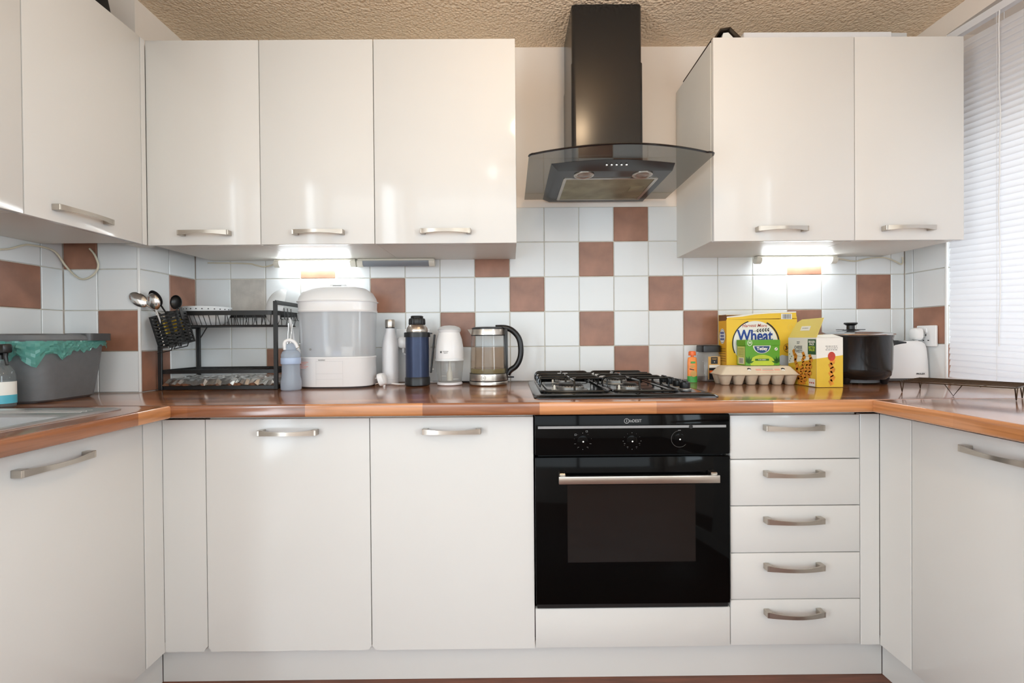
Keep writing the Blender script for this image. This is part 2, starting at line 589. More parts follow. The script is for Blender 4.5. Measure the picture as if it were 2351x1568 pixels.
def words(face, body, x, y, size, name, mat, parent, layer=2, bold=0.0, shear=0.0, width=None, align='CENTER', bend=0.0):
    cu = bpy.data.curves.new('lettering_curve', 'FONT')
    cu.body = body
    cu.size = size
    cu.align_x, cu.align_y = align, 'CENTER'
    cu.offset = bold
    cu.shear = shear
    cu.resolution_u = 3
    cu.space_line = 0.9
    ob = bpy.data.objects.new('lettering_curve', cu)
    me0 = ob.to_mesh()
    vs_ = [v.co.copy() for v in me0.vertices]
    ps = [tuple(p.vertices) for p in me0.polygons]
    ob.to_mesh_clear()
    bpy.data.objects.remove(ob)
    bpy.data.curves.remove(cu)
    if not vs_:
        return None
    lo, hi = min(v.x for v in vs_), max(v.x for v in vs_)
    k = (width / (hi - lo)) if width else 1.0
    me = bpy.data.meshes.new(name)
    me.from_pydata([tuple(face.at(x + v.x * k, y + v.y - bend * (v.x * k) ** 2, layer)) for v in vs_], [], ps)
    me.materials.append(M[mat])
    return put(name, me, parent)


# ------------------------------------------------------------------ the room shell
XL, XR, XP, YP = -1.625, 1.709, -1.350, -0.300    # left wall, right wall, boxed pillar
CEIL, YREAR, TT = 2.325, -3.30, 0.008              # ceiling, rear wall, tile thickness
YREV = -0.189                                      # window reveal in the right wall

floor = struct(B().box(-1.9, 2.2, -3.4, 0.15, -0.08, 0.0).done('floor', 'floor', smooth=0))
ceiling = struct(B().box(-1.9, 2.2, -3.4, 0.15, CEIL, CEIL + 0.1).done('ceiling', 'ceil', smooth=0))
wall_back = struct(B().box(-1.8, 1.95, TT, 0.12, 0, CEIL).done('wall_back', 'paint', smooth=0))
_b = B()
_b.box(XL - 0.12 - TT, XL - TT, -2.10, TT, 0, CEIL)
_b.box(XL - 0.12 - TT, XL - TT, -3.4, -3.14, 0, CEIL)
_b.box(XL - 0.12 - TT, XL - TT, -3.14, -2.10, 2.06, CEIL)
wall_left = struct(_b.done('wall_left', 'paint', smooth=0))
# open doorway added in the left wall, behind the camera, to let side fill in
_b = B()
for y0, y1 in ((-3.14, -3.10), (-2.14, -2.10)):
    _b.box(XL - 0.13 - TT, XL - TT + 0.012, y0, y1, 0, 2.06, 0.004)
_b.box(XL - 0.13 - TT, XL - TT + 0.012, -3.10, -2.14, 2.02, 2.06, 0.004)
struct(_b.done('added_doorway', 'trimw'))
wall_pillar = struct(B().box(XL - TT, XP - TT, YP + TT, TT, 0, CEIL).done('wall_pillar', 'paint', smooth=0))
_b = B()
_b.box(XR + TT, 2.02, YREV + TT, 0.12, 0, CEIL)
_b.box(XR + TT, 2.02, -1.75, YREV + TT, 0, W - 0.002)
_b.box(XR + TT, 2.02, -1.75, YREV + TT, 2.245, CEIL)
_b.box(1.90, 2.02, -1.75, YREV + TT, 1.90, 2.245)
_b.box(XR + TT, 2.02, -2.10, -1.75, 0, CEIL)
_b.box(XR + TT, 2.02, -3.4, -3.14, 0, CEIL)
_b.box(XR + TT, 2.02, -3.14, -2.10, 0, 0.78)
_b.box(XR + TT, 2.02, -3.14, -2.10, 2.12, CEIL)
wall_right = struct(_b.done('wall_right', 'paint', smooth=0))
_b = B()
_b.box(-1.8, -1.45, YREAR - 0.1, YREAR, 0, CEIL)
_b.box(1.50, 2.02, YREAR - 0.1, YREAR, 0, CEIL)
_b.box(-1.45, 1.50, YREAR - 0.1, YREAR, 2.15, CEIL)
_b.box(-1.45, 1.50, YREAR - 0.1, YREAR, 0, 0.75)
wall_rear = struct(_b.done('wall_rear', 'paint', smooth=0))
# unseen window added behind the camera (frontal fill comes through it)
added_window_rear = B()
for x0, x1 in ((-1.45, -1.39), (-0.005, 0.055), (1.44, 1.50)):
    added_window_rear.box(x0, x1, YREAR - 0.08, YREAR - 0.02, 0.75, 2.15, 0.004)
for z0, z1 in ((0.75, 0.81), (2.09, 2.15)):
    added_window_rear.box(-1.39, -0.005, YREAR - 0.08, YREAR - 0.02, z0, z1, 0.004)
    added_window_rear.box(0.055, 1.44, YREAR - 0.08, YREAR - 0.02, z0, z1, 0.004)
added_window_rear = struct(added_window_rear.done('added_window_rear', 'trimw'))
for x0, x1 in ((-1.39, -0.005), (0.055, 1.44)):
    B().box(x0, x1, YREAR - 0.054, YREAR - 0.046, 0.81, 2.09).done('pane', 'pane', added_window_rear, smooth=0)
# window in the right wall behind the blind
_b = B()
for y0, y1 in ((-1.75, -1.69), (-1.0, -0.94), (-0.25, YREV + TT)):
    _b.box(1.90, 1.96, y0, y1, W, 1.90, 0.004)
for z0, z1 in ((W, W + 0.06), (1.84, 1.90)):
    _b.box(1.90, 1.96, -1.69, -1.0, z0, z1, 0.004)
    _b.box(1.90, 1.96, -0.94, -0.25, z0, z1, 0.004)
window_1 = struct(_b.done('window_1', 'trimw'))
for y0, y1 in ((-1.69, -1.0), (-0.94, -0.25)):
    B().box(1.926, 1.934, y0, y1, W + 0.06, 1.84).done('pane', 'pane', window_1, smooth=0)
B().box(1.725, 1.90, -1.74, YREV, W - 0.002, W + 0.012, 0.003).done('window_sill', 'trimw', window_1)
_b = B()
for y0, y1 in ((-3.14, -3.08), (-2.16, -2.10)):
    _b.box(1.90, 1.96, y0, y1, 0.78, 2.12, 0.004)
for z0, z1 in ((0.78, 0.84), (2.06, 2.12)):
    _b.box(1.90, 1.96, -3.08, -2.16, z0, z1, 0.004)
added_window_side = struct(_b.done('added_window_side', 'trimw'))  # unseen opening added near the rear so fill reaches the left-hand doors
B().box(1.926, 1.934, -3.08, -2.16, 0.84, 2.06).done('pane', 'pane', added_window_side, smooth=0)
struct(B().box(-8, 9, -12, 8, -0.2, -0.12).done('ground_outside', 'paving', smooth=0))

# ------------------------------------------------------------------ tiles, one object each
G = 0.0028
_tile_mesh = {}


def tile(parent, axis, a0, a1, z0, z1, d, kind):
    """axis 'y': faces -y on plane y=d; '+x' faces +x on plane x=d; '-x' faces -x"""
    w, h = a1 - a0 - G, z1 - z0 - G
    key = (axis, round(w, 4), round(h, 4), kind)
    me = _tile_mesh.get(key)
    if me is None:
        b = B()
        if axis == 'y':
            b.box(-w / 2, w / 2, 0, TT, -h / 2, h / 2, 0.0018, 1)
        elif axis == '+x':
            b.box(-TT, 0, -w / 2, w / 2, -h / 2, h / 2, 0.0018, 1)
        else:
            b.box(0, TT, -w / 2, w / 2, -h / 2, h / 2, 0.0018, 1)
        bm = b.bm
        bmesh.ops.recalc_face_normals(bm, faces=bm.faces)
        me = bpy.data.meshes.new('tile')
        bm.to_mesh(me)
        bm.free()
        me.materials.append(M[{'w': 'tile_w', 'b': 'tile_b', 's': 'tile_s'}[kind]])
        _tile_mesh[key] = me
    cx, cz = (a0 + a1) / 2, (z0 + z1) / 2
    j = random.uniform(-0.0003, 0.0003)
    o = put('tile', me, parent, (cx, d + j, cz) if axis == 'y' else (d + j, cx, cz))
    return o


T = 0.15
BROWN = {(3, 4), (2, 3), (-1, 3), (8, 3), (-6, 3), (0, 2), (4, 2), (-4, 2), (10, 2), (2, 1), (5, 1), (-2, 1), (8, 1), (3, 0), (-7, 0), (7, 0), (-5, 0)}
for r in range(5):
    for k in range(-9, 12):
        a0, a1 = T * k, min(T * (k + 1), XR)
        if r == 4 and not (-1 < k < 5 or k == 0):
            continue
        if r == 4 and k == 0:
            a0 = 0.0
        tile(wall_back, 'y', a0, a1, W + T * r, W + T * (r + 1), 0.0, 'b' if (k, r) in BROWN else 's' if (k, r) == (-8, 2) else 'w')
for r in range(4):
    z0, z1 = W + T * r, W + T * (r + 1)
    for c in range(2):                                   # pillar side, facing the room
        tile(wall_pillar, '+x', -T * (c + 1), -T * c, z0, z1, XP, 'b' if (c, r) in ((0, 2), (1, 0)) else 'w')
    tile(wall_pillar, 'y', -1.502, XP, z0, z1, YP, 'b' if r == 1 else 'w')
    tile(wall_pillar, 'y', XL, -1.502, z0, z1, YP, 'b' if r == 3 else 'w')
    tile(wall_left, '+x', -0.378, YP, z0, z1, XL, 'w')
    for c in range(5):
        tile(wall_left, '+x', -0.378 - T * (c + 1), -0.378 - T * c, z0, z1, XL, 'b' if (c, r) in ((0, 2), (2, 1), (3, 3)) else 'w')
    tile(wall_right, '-x', -0.040, 0.0, z0, z1, XR, 'w')
    tile(wall_right, '-x', YREV, -0.040, z0, z1, XR, 'b' if r == 1 else 'w')
    tile(wall_right, 'y', XR, XR + 0.13, z0, z1, YREV, 'b' if r == 0 else 'w')
# grout beds behind the tiles, corner trims
B().box(-1.35, XR, 0.0035, TT + 0.001, W, W + 0.75).done('grout_bed', 'grout', wall_back, smooth=0)
B().box(XL, XP - 0.0045, YP + 0.0045, YP + TT + .001, W, W + 0.6).box(XP - TT - .001, XP - 0.0045, YP + 0.0045, 0, W, W + 0.6).done('grout_bed', 'grout', wall_pillar, smooth=0)
B().box(XL - TT - .001, XL - 0.0045, -1.2, YP, W, W + 0.6).done('grout_bed', 'grout', wall_left, smooth=0)
B().box(XR + 0.0045, XR + TT + .001, YREV, 0, W, W + 0.6).box(XR + .004, XR + .13, YREV + 0.0045, YREV + TT + .001, W, W + 0.6).done('grout_bed', 'grout', wall_right, smooth=0)
struct(B().box(XP - 0.006, XP + 0.002, YP - 0.002, YP + 0.006, W, W + 0.6, 0.002).done('trim_1', 'trimw'))
struct(B().box(XR - 0.002, XR + 0.006, YREV - 0.002, YREV + 0.006, W, W + 0.6, 0.002).done('trim_2', 'trimw'))

# ------------------------------------------------------------------ cabinets
_b = B()
HW, NS = 0.0885, 24
ring_s = []
for i in range(NS + 1):
    t = -1 + 2 * i / NS
    x = t * (HW - 0.002)
    d = -(0.018 + 0.017 * max(0.0, math.cos(t * PI / 2)) ** 0.9)
    h = 0.0054 + 0.0034 * abs(t) ** 2.0
    ring_s.append([(x, d, -h), (x, d - 0.004, -h), (x, d - 0.004, h), (x, d, h)])
_b.rings(ring_s)
for s in (-1, 1):
    _b.box(s * HW - (0.016 if s > 0 else 0), s * HW + (0.016 if s < 0 else 0), -0.0235, 0, -0.0086, 0.0086, 0.001, 1)
bm_ = _b.bm
bmesh.ops.recalc_face_normals(bm_, faces=bm_.faces)
HANDLE = bpy.data.meshes.new('handle')
bm_.to_mesh(HANDLE)
bm_.free()
HANDLE.shade_smooth()
HANDLE.set_sharp_from_angle(angle=R(30))
HANDLE.materials.append(M['steel'])


def handle(parent, x, y, z, rz=0.0):
    o = put('handle', HANDLE, parent, Vector((x, y, z)) - ORIGIN[parent.name], (0, 0, rz))
    o['label'] = 'brushed steel bow handle'
    return o


DG = 0.0014
# --- wall cabinets on the back wall
WB, WTOP, YW = W + 0.5229, W + 1.2389, -0.3596


def wall_cab(label, x0, x1, hx, side='both', dx0=None, name='wall_cabinet'):
    t = thing(name, label, 'cabinet', ((x0 + x1) / 2, -0.17, WB))
    B().box(x0 + 0.0005, x1 - 0.0005, YW + 0.021, -0.001, WB + 0.004, WTOP - 0.004, 0.001, 1).done('body', 'carcass', t, True, 0)
    d = B().box((dx0 or x0) + DG, x1 - DG, YW, YW + 0.018, WB, WTOP, 0.0012, 2).done('door', 'door', t, True)
    handle(d, hx, YW, W + 0.562)
    return t


wall_cab('cream wall cabinet in the inner corner above the dish rack', -1.268, -0.8733, -1.0633, dx0=-1.2712)
wall_cab('cream wall cabinet above the steriliser with the lit strip light', -0.8733, -0.4733, -0.6664)
wall_cab('wide cream wall cabinet beside the hood with warm lamp glow', -0.4733, 0.0267, -0.2219)
wall_cab('wide cream wall cabinet just past the hood, bakeware on top', 0.7215, 1.2215, 0.9568)
wall_cab('cream wall cabinet next to the window blind', 1.2215, 1.610, 1.4035)
# --- wall cabinets on the left wall
XW = -1.2696


def wall_cab_left(label, y0, y1, hy):
    t = thing('wall_cabinet', label, 'cabinet', (-1.45, (y0 + y1) / 2, WB))
    B().box(XL + 0.001, XW - 0.021, y0 + 0.0005, y1 - 0.0005, WB + 0.004, WTOP - 0.004, 0.001, 1).done('body', 'carcass', t, True, 0)
    d = B().box(XW - 0.018, XW, y0 + DG, y1 - DG, WB, WTOP, 0.0012, 2).done('door', 'door', t, True)
    handle(d, XW, hy, W + 0.562, R(90))
    return t


wall_cab_left('cream wall cabinet over the grey bin, black bag on top', -0.769, -0.3815, -0.6085)
wall_cab_left('cream wall cabinet at the photo edge, over the sink', -1.157, -0.769, -0.963)
t = tag(B().box(XW - 0.018, XW, -0.3803, -0.3612, WB, WTOP, 0.001, 1).done('corner_post', 'door'), 'narrow cream corner post between the wall cabinet runs', 'filler panel')
tag(B().box(-1.349, XW - 0.019, -0.357, -0.301, WB + 0.004, WTOP - 0.004).done('corner_infill', 'carcass', smooth=0), 'cream infill closing the wall cabinet corner', 'filler panel')

# --- base cabinets on the back wall
YB, ZB, ZD = -0.579, 0.1205, 0.831
b0 = -0.9303


def base_cab(label, x0, x1, hx, chips=()):
    t = thing('base_cabinet', label, 'cabinet', ((x0 + x1) / 2, -0.28, 0.12))
    B().box(x0 + 0.0005, x1 - 0.0005, YB + 0.021, -0.02, 0.124, W - 0.040, 0.001, 1).done('body', 'carcass', t, True, 0)
    poly = [(x0 + DG, ZD), (x0 + DG, ZB + (0.012 if 'l' in chips else 0))]
    if 'l' in chips:
        poly += [(x0 + 0.005, ZB + 0.009), (x0 + 0.009, ZB + 0.003)]
    xs = [x0 + 0.012 + (x1 - x0 - 0.024) * i / 26 for i in range(27)]
    for i, x in enumerate(xs):
        poly.append((x, ZB + (random.choice((0, 0, 0, 0.001, 0.0022)) if 'rag' in chips else 0)))
    if 'r' in chips:
        poly += [(x1 - 0.009, ZB + 0.003), (x1 - 0.004, ZB + 0.010), (x1 - DG, ZB + 0.012)]
    else:
        poly += [(x1 - DG, ZB)]
    poly += [(x1 - DG, ZD)]
    d = B().prism(poly, 'xz', YB, YB + 0.018).done('door', 'door', t, True, 20)
    handle(d, hx, YB, 0.792)
    return t


base_cab('white base cabinet door with a chipped lower edge, under the steriliser', b0, b0 + 0.5, -0.6734, ('l', 'rag', 'r'))
base_cab('white base cabinet door beside the oven, under the kettle', b0 + 0.5, b0 + 1.0, -0.1785, ('l',))
# drawer unit
t = thing('drawer_unit', 'white unit of five drawers beside the oven', 'drawers', (b0 + 1.8, -0.28, 0.12))
B().box(b0 + 1.6 + 0.0005, b0 + 2.0 - 0.0005, YB + 0.021, -0.02, 0.124, W - 0.040, 0.001, 1).done('body', 'carcass', t, True, 0)
zs = [0.1225, 0.2636, 0.4071, 0.5517, 0.6948, ZD]
for i in range(5):
    d = B().box(b0 + 1.6 + DG, b0 + 2.0 - DG, YB, YB + 0.018, zs[i] + 0.0014, zs[i + 1] - 0.0014, 0.0012, 2).done('drawer', 'door', t, True)
    handle(d, 0.8596, YB, (0.2277, 0.3687, 0.5109, 0.6528, 0.7931)[i])
# filler panels
XBL, XBR = -1.0609, 1.1296
_poly = [(XBL, ZD), (XBL, ZB)] + [(XBL + 0.008 + 0.11 * i / 14, ZB + random.choice((0, 0, 0.0015))) for i in range(15)] + [(b0 - 0.006, ZB + 0.012), (b0 - DG, ZB + 0.016), (b0 - DG, ZD)]
tag(B().prism(_poly, 'xz', YB, YB + 0.018).done('filler_panel', 'door', smooth=20), 'white filler panel in the corner under the dish rack', 'filler panel')
tag(B().box(b0 + 2.0 + DG, XBR, YB, YB + 0.018, ZB, ZD, 0.001, 1).done('filler_panel', 'door'), 'white filler panel beside the drawer unit', 'filler panel')
tag(B().box(XBL - 0.018, XBL, -0.6505, YB - 0.0005, ZB, ZD, 0.001, 1).done('filler_panel', 'door'), 'white filler strip beside the sink cabinet door', 'filler panel')
tag(B().box(XBR, XBR + 0.018, -0.6890, YB - 0.0005, ZB, ZD, 0.001, 1).done('filler_panel', 'door'), 'white filler strip between drawer corner and window-side door', 'filler panel')
# oven housing panel
tag(B().box(b0 + 1.0 + DG, b0 + 1.6 - DG, YB, YB + 0.018, ZB + 0.001, 0.2415, 0.0012, 2).done('oven_filler_panel', 'door'), 'white panel below the black oven', 'filler panel')


def base_cab_side(label, y0, y1, hy, left):
    t = thing('base_cabinet', label, 'cabinet', (-1.34 if left else 1.42, (y0 + y1) / 2, 0.12))
    s = -1 if left else 1
    xf = XBL if left else XBR
    xw = XL + 0.01 if left else XR - 0.01
    X = lambda a, b: (min(a, b), max(a, b))
    b = B()
    b.box(*X(xf + s * 0.021, xw), y0 + 0.001, y0 + 0.017, 0.124, W - 0.04)
    b.box(*X(xf + s * 0.021, xw), y1 - 0.017, y1 - 0.001, 0.124, W - 0.04)
    b.box(*X(xf + s * 0.021, xw), y0 + 0.017, y1 - 0.017, 0.124, 0.142)
    b.box(*X(xw - s * 0.01, xw), y0 + 0.017, y1 - 0.017, 0.142, W - 0.04)
    b.done('body', 'carcass', t, True, 0)
    d = B().box(*X(xf, xf + s * 0.018), y0 + DG, y1 - DG, ZB, ZD, 0.0012, 2).done('door', 'door', t, True)
    handle(d, xf, hy, 0.7915, R(90) if left else R(-90))


base_cab_side('white base cabinet under the sink', -1.1535, -0.6535, -0.915, True)
base_cab_side('white base cabinet under the window, nearest the drawers', -1.191, -0.691, -0.936, False)
# plinths
struct(B().box(-1.0990, 1.1680, -0.5390, -0.5230, 0.0, 0.119, 0.001, 1).done('baseboard_back', 'door'))
struct(B().box(-1.1150, -1.0995, -1.60, -0.5395, 0.0, 0.119, 0.001, 1).done('baseboard_left', 'door'))
struct(B().box(1.1685, 1.1840, -1.60, -0.5395, 0.0, 0.119, 0.001, 1).done('baseboard_right', 'door'))


# ------------------------------------------------------------------ worktops
def slab(outline, holes, name, mat, label):
    cu = bpy.data.curves.new(name, 'CURVE')
    cu.dimensions, cu.fill_mode = '2D', 'BOTH'
    bev = 0.007
    cu.extrude, cu.bevel_depth, cu.bevel_resolution, cu.offset = 0.019 - bev, bev, 3, -bev
    for pts in [outline] + holes:
        sp = cu.splines.new('POLY')
        sp.points.add(len(pts) - 1)
        for p, q in zip(sp.points, pts):
            p.co = (q[0], q[1], 0, 1)
        sp.use_cyclic_u = True
    ob = bpy.data.objects.new(name, cu)
    me0 = ob.to_mesh()
    me = bpy.data.meshes.new(name)
    me.from_pydata([tuple(v.co) for v in me0.vertices], [], [tuple(p.vertices) for p in me0.polygons])
    ob.to_mesh_clear()
    bpy.data.objects.remove(ob)
    bm = bmesh.new()
    bm.from_mesh(me)
    bmesh.ops.remove_doubles(bm, verts=bm.verts, dist=0.00005)
    bmesh.ops.recalc_face_normals(bm, faces=bm.faces)
    bm.to_mesh(me)
    bm.free()
    me.shade_smooth()
    me.set_sharp_from_angle(angle=R(40))
    me.materials.append(M[mat])
    o = put(name, me, None, (0, 0, W - 0.019))
    return tag(o, label, 'worktop')


YF, XFL, XFR = -0.6485, -0.983, 1.054
slab([(XL + 0.001, YF), (XR - 0.001, YF), (XR - 0.001, -0.001), (XP + 0.001, -0.001), (XP + 0.001, YP - 0.001), (XL + 0.001, YP - 0.001)],
     [], 'worktop', 'wood_x', 'long wood stave worktop along the tiled back wall')
SX0, SX1, SY0, SY1 = -1.50, -1.066, -1.58, -0.712
slab([(XL + 0.001, -1.68), (XFL, -1.68), (XFL, YF - 0.0006), (XL + 0.001, YF - 0.0006)],
     [[(SX0 + 0.02, SY0 + 0.02), (SX0 + 0.02, SY1 - 0.02), (SX1 - 0.02, SY1 - 0.02), (SX1 - 0.02, SY0 + 0.02)]], 'worktop', 'wood_y', 'wood stave worktop holding the steel sink')
slab([(XFR, -1.68), (XR - 0.001, -1.68), (XR - 0.001, YF - 0.0006), (XFR, YF - 0.0006)], [], 'worktop', 'wood_y', 'wood stave worktop below the window blind')

# ------------------------------------------------------------------ sink
t = thing('kitchen_sink', 'inset stainless steel sink in the worktop', 'sink', (-1.28, -1.1, W))
_b = B()
o_ = rrect(SX0, SX1, SY0, SY1, 0.012, 4)
i_ = rrect(SX0 + 0.006, SX1 - 0.006, SY0 + 0.006, SY1 - 0.006, 0.010, 4)
j_ = rrect(SX0 + 0.016, SX1 - 0.016, SY0 + 0.016, SY1 - 0.016, 0.012, 4)
k_ = rrect(SX0 + 0.055, SX1 - 0.050, SY0 + 0.06, SY1 - 0.075, 0.05, 4)
l_ = rrect(SX0 + 0.065, SX1 - 0.060, SY0 + 0.07, SY1 - 0.085, 0.05, 4)
m_ = rrect(SX0 + 0.085, SX1 - 0.080, SY0 + 0.09, SY1 - 0.105, 0.05, 4)
_b.rings([[(x, y, z) for x, y in p] for p, z in ((o_, W + 0.0005), (o_, W + 0.003), (i_, W + 0.0055), (j_, W + 0.003), (k_, W + 0.001), (l_, W - 0.006), (l_, W - 0.13), (m_, W - 0.145))], False, True)
_b.done('basin', 'sinksteel', t, True, 30)
B().lathe([(0.04, 0), (0.04, 0.003), (0.03, 0.004), (0.0, 0.002)], 24, (-1.28, -1.15, W - 0.145)).done('drain', 'chrome', t, True)
for i in range(3):
    B().box(SX0 + 0.07, SX1 - 0.06, SY1 - 0.062 + i * 0.016, SY1 - 0.057 + i * 0.016, W + 0.001, W + 0.0035, 0.001, 1).done('ridge', 'sinksteel', t, True)

# ------------------------------------------------------------------ oven
OX0, OX1, OY = b0 + 1.0 + 0.003, b0 + 1.6 - 0.005, -0.590
t = thing('built_in_oven', 'black built-in electric oven with steel bar handle', 'oven', ((OX0 + OX1) / 2, -0.3, 0.245))
B().box(OX0 + 0.01, OX1 - 0.01, -0.565, -0.04, 0.25, 0.842).done('body', 'blackmatt', t, True, 0)
panel = B().box(OX0, OX1, OY, -0.566, 0.7150, 0.8375, 0.003, 2).done('control_panel', 'ovenglass', t, True)
fo = Face(Vector((0, OY, 0)) - ORIGIN[panel.name], (1, 0, 0), (0, 0, 1))
pr(fo, [rect(0.0822, 0.6536, 0.796, 0.8035)], 'trim_strip', 'ovengrey', panel, 1)
pr(fo, ringp(0.3515, 0.8180, 0.0064, 0.0078) + [rect(0.3506, 0.3524, 0.8145, 0.819), disc(0.3515, 0.8212, 0.0011, n=8)], 'maker_emblem', 'print_g', panel, 2)
words(fo, 'InDESIT', 0.3785, 0.8178, 0.0125, 'lettering', 'print_g', panel, 2, 0.0001, width=0.036)
for (cx, cz, kind) in ((0.218, 0.7575, 0), (0.3674, 0.7570, 1), (0.5117, 0.7620, 2)):
    ps = [disc(cx + 0.001, cz - 0.001, 0.0026, n=10)]
    if kind < 2:
        for a in range(0, 360, 30 if kind else 36):
            ps.append(disc(cx + 0.027 * math.cos(R(a + 90)), cz + 0.025 * math.sin(R(a + 90)), 0.0006 if a % 90 else 0.0010, n=6))
        for a in (200, 235, 305, 340):
            q = (cx + 0.024 * math.cos(R(a)), cz + 0.022 * math.sin(R(a)))
            ps.append(rect(q[0] - 0.0022, q[0] + 0.0022, q[1] - 0.0004, q[1] + 0.0004))
        if kind == 0:
            for q in ((cx - 0.022, cz + 0.020), (cx + 0.012, cz + 0.030)):
                ps += [rect(q[0] - 0.003, q[0] + 0.003, q[1] + 0.0018, q[1] + 0.0026), rect(q[0] - 0.003, q[0] + 0.003, q[1] - 0.0026, q[1] - 0.0018),
                       rect(q[0] - 0.003, q[0] - 0.0022, q[1] - 0.002, q[1] + 0.002), rect(q[0] + 0.0022, q[0] + 0.003, q[1] - 0.002, q[1] + 0.002)]
    else:
        ps += ringp(cx, cz, 0.0247, 0.0251, 95, 320, 30)
        ps += [disc(cx - 0.014, cz + 0.002, 0.0018, n=8), disc(cx + 0.014, cz + 0.002, 0.0018, n=8), rect(cx - 0.004, cx + 0.004, cz + 0.0255, cz + 0.027), rect(cx + 0.004, cx + 0.010, cz - 0.012, cz - 0.0105)]
    pr(fo, ps, 'dial_print', 'mid', panel, 2)
    pr(fo, [disc(cx + 0.001, cz - 0.001, 0.0024, n=10)], 'dial_pointer', 'paper', panel, 8)
    B().lathe([(0.0165, 0), (0.0165, 0.0012), (0.0150, 0.0016), (0, 0.0016)], 28).done('push_knob', 'ovenglass', panel, loc=Vector((cx, OY, cz)) - ORIGIN[panel.name], rot=(R(90), 0, 0))
B().lathe([(0.006, 0), (0.006, 0.001), (0.0, 0.001)], 20).done('indicator_lamp', 'blackplastic', panel, loc=Vector((0.5463, OY - 0.0005, 0.7990)) - ORIGIN[panel.name], rot=(R(90), 0, 0))
door = B().box(OX0, OX1, OY, -0.566, 0.2600, 0.7090, 0.003, 2).done('door', 'ovenglass', t, True)
B().box(0.170, 0.559, OY - 0.0006, OY, 0.389, 0.624).done('window', 'ovenwin', door, True, 0)
hb = B().box(0.1405, 0.6172, OY - 0.040, OY - 0.028, 0.6390, 0.6620, 0.0015, 2)
hb.box(0.1430, 0.1620, OY - 0.030, OY, 0.650, 0.668, 0.002, 1).box(0.595, 0.614, OY - 0.030, OY, 0.650, 0.668, 0.002, 1)
hb.done('bar_handle', 'steel', door, True)
B().box(OX0 + 0.004, OX1 - 0.004, OY + 0.006, -0.566, 0.2455, 0.2585, 0.001, 1).done('lower_vent', 'blackmatt', t, True)

# ------------------------------------------------------------------ hob
HX0, HX1, HY0, HY1 = 0.073, 0.643, -0.574, -0.062
t = thing('gas_hob', 'black four-burner gas hob set into the worktop', 'hob', ((HX0 + HX1) / 2, (HY0 + HY1) / 2, W))
_b = B()
lv = [(0, 0.0004, 0.012), (0, 0.003, 0.012), (0.006, 0.008, 0.014), (0.030, 0.0125, 0.022), (0.036, 0.0122, 0.02), (0.046, 0.008, 0.02)]
_b.rings([[(x, y, W + z) for x, y in rrect(HX0 + i, HX1 - i, HY0 + i, HY1 - i, r, 5)] for i, z, r in lv], True, True)
plate = _b.done('hob_plate', 'black', t, True, 30)
for bx, by, rr in ((0.205, -0.405, 0.047), (0.212, -0.175, 0.038), (0.405, -0.420, 0.030), (0.412, -0.180, 0.044)):
    c = (bx, by, W)
    bn = B().lathe([(rr + 0.012, 0.0085), (rr + 0.011, 0.0105), (rr, 0.0115), (rr, 0.020), (rr - 0.004, 0.024), (0, 0.024)], 36, c).done('burner', 'alu', t, True)
    B().lathe([(rr - 0.007, 0.0241), (rr - 0.005, 0.0265), (rr - 0.010, 0.031), (0, 0.0315)], 36, c).done('burner_cap', 'blackmatt', bn, True)
    b = B()
    for a in range(24):
        q = 2 * PI * a / 24
        b.box(bx + (rr - 0.003) * math.cos(q) - 0.0012, bx + (rr - 0.003) * math.cos(q) + 0.0012, by + (rr - 0.003) * math.sin(q) - 0.0012, by + (rr - 0.003) * math.sin(q) + 0.0012, W + 0.0205, W + 0.0242)
    b.done('flame_ports', 'blackplastic', bn, True, 0)
    B().lathe([(0.004, 0.009), (0.004, 0.022), (0.002, 0.026), (0, 0.026)], 10, (bx - rr - 0.008, by - 0.01, W)).done('igniter', 'ivory', t, True)


def bridge(b, p0, p1, z0, z1, r, rad=0.016):
    """wire that rises from p0, runs level, and drops at p1"""
    p0, p1 = Vector((*p0, 0)), Vector((*p1, 0))
    d = (p1 - p0).normalized()
    pts = [p0 + Vector((0, 0, z0))]
    for i in range(6):
        a = R(90 * i / 5)
        pts.append(p0 + d * rad * (1 - math.cos(a)) + Vector((0, 0, z1 - rad + rad * math.sin(a))))
    for i in range(6):
        a = R(90 * (5 - i) / 5)
        pts.append(p1 - d * rad * (1 - math.cos(a)) + Vector((0, 0, z1 - rad + rad * math.sin(a))))
    pts.append(p1 + Vector((0, 0, z0)))
    b.tube(pts, r, 8)


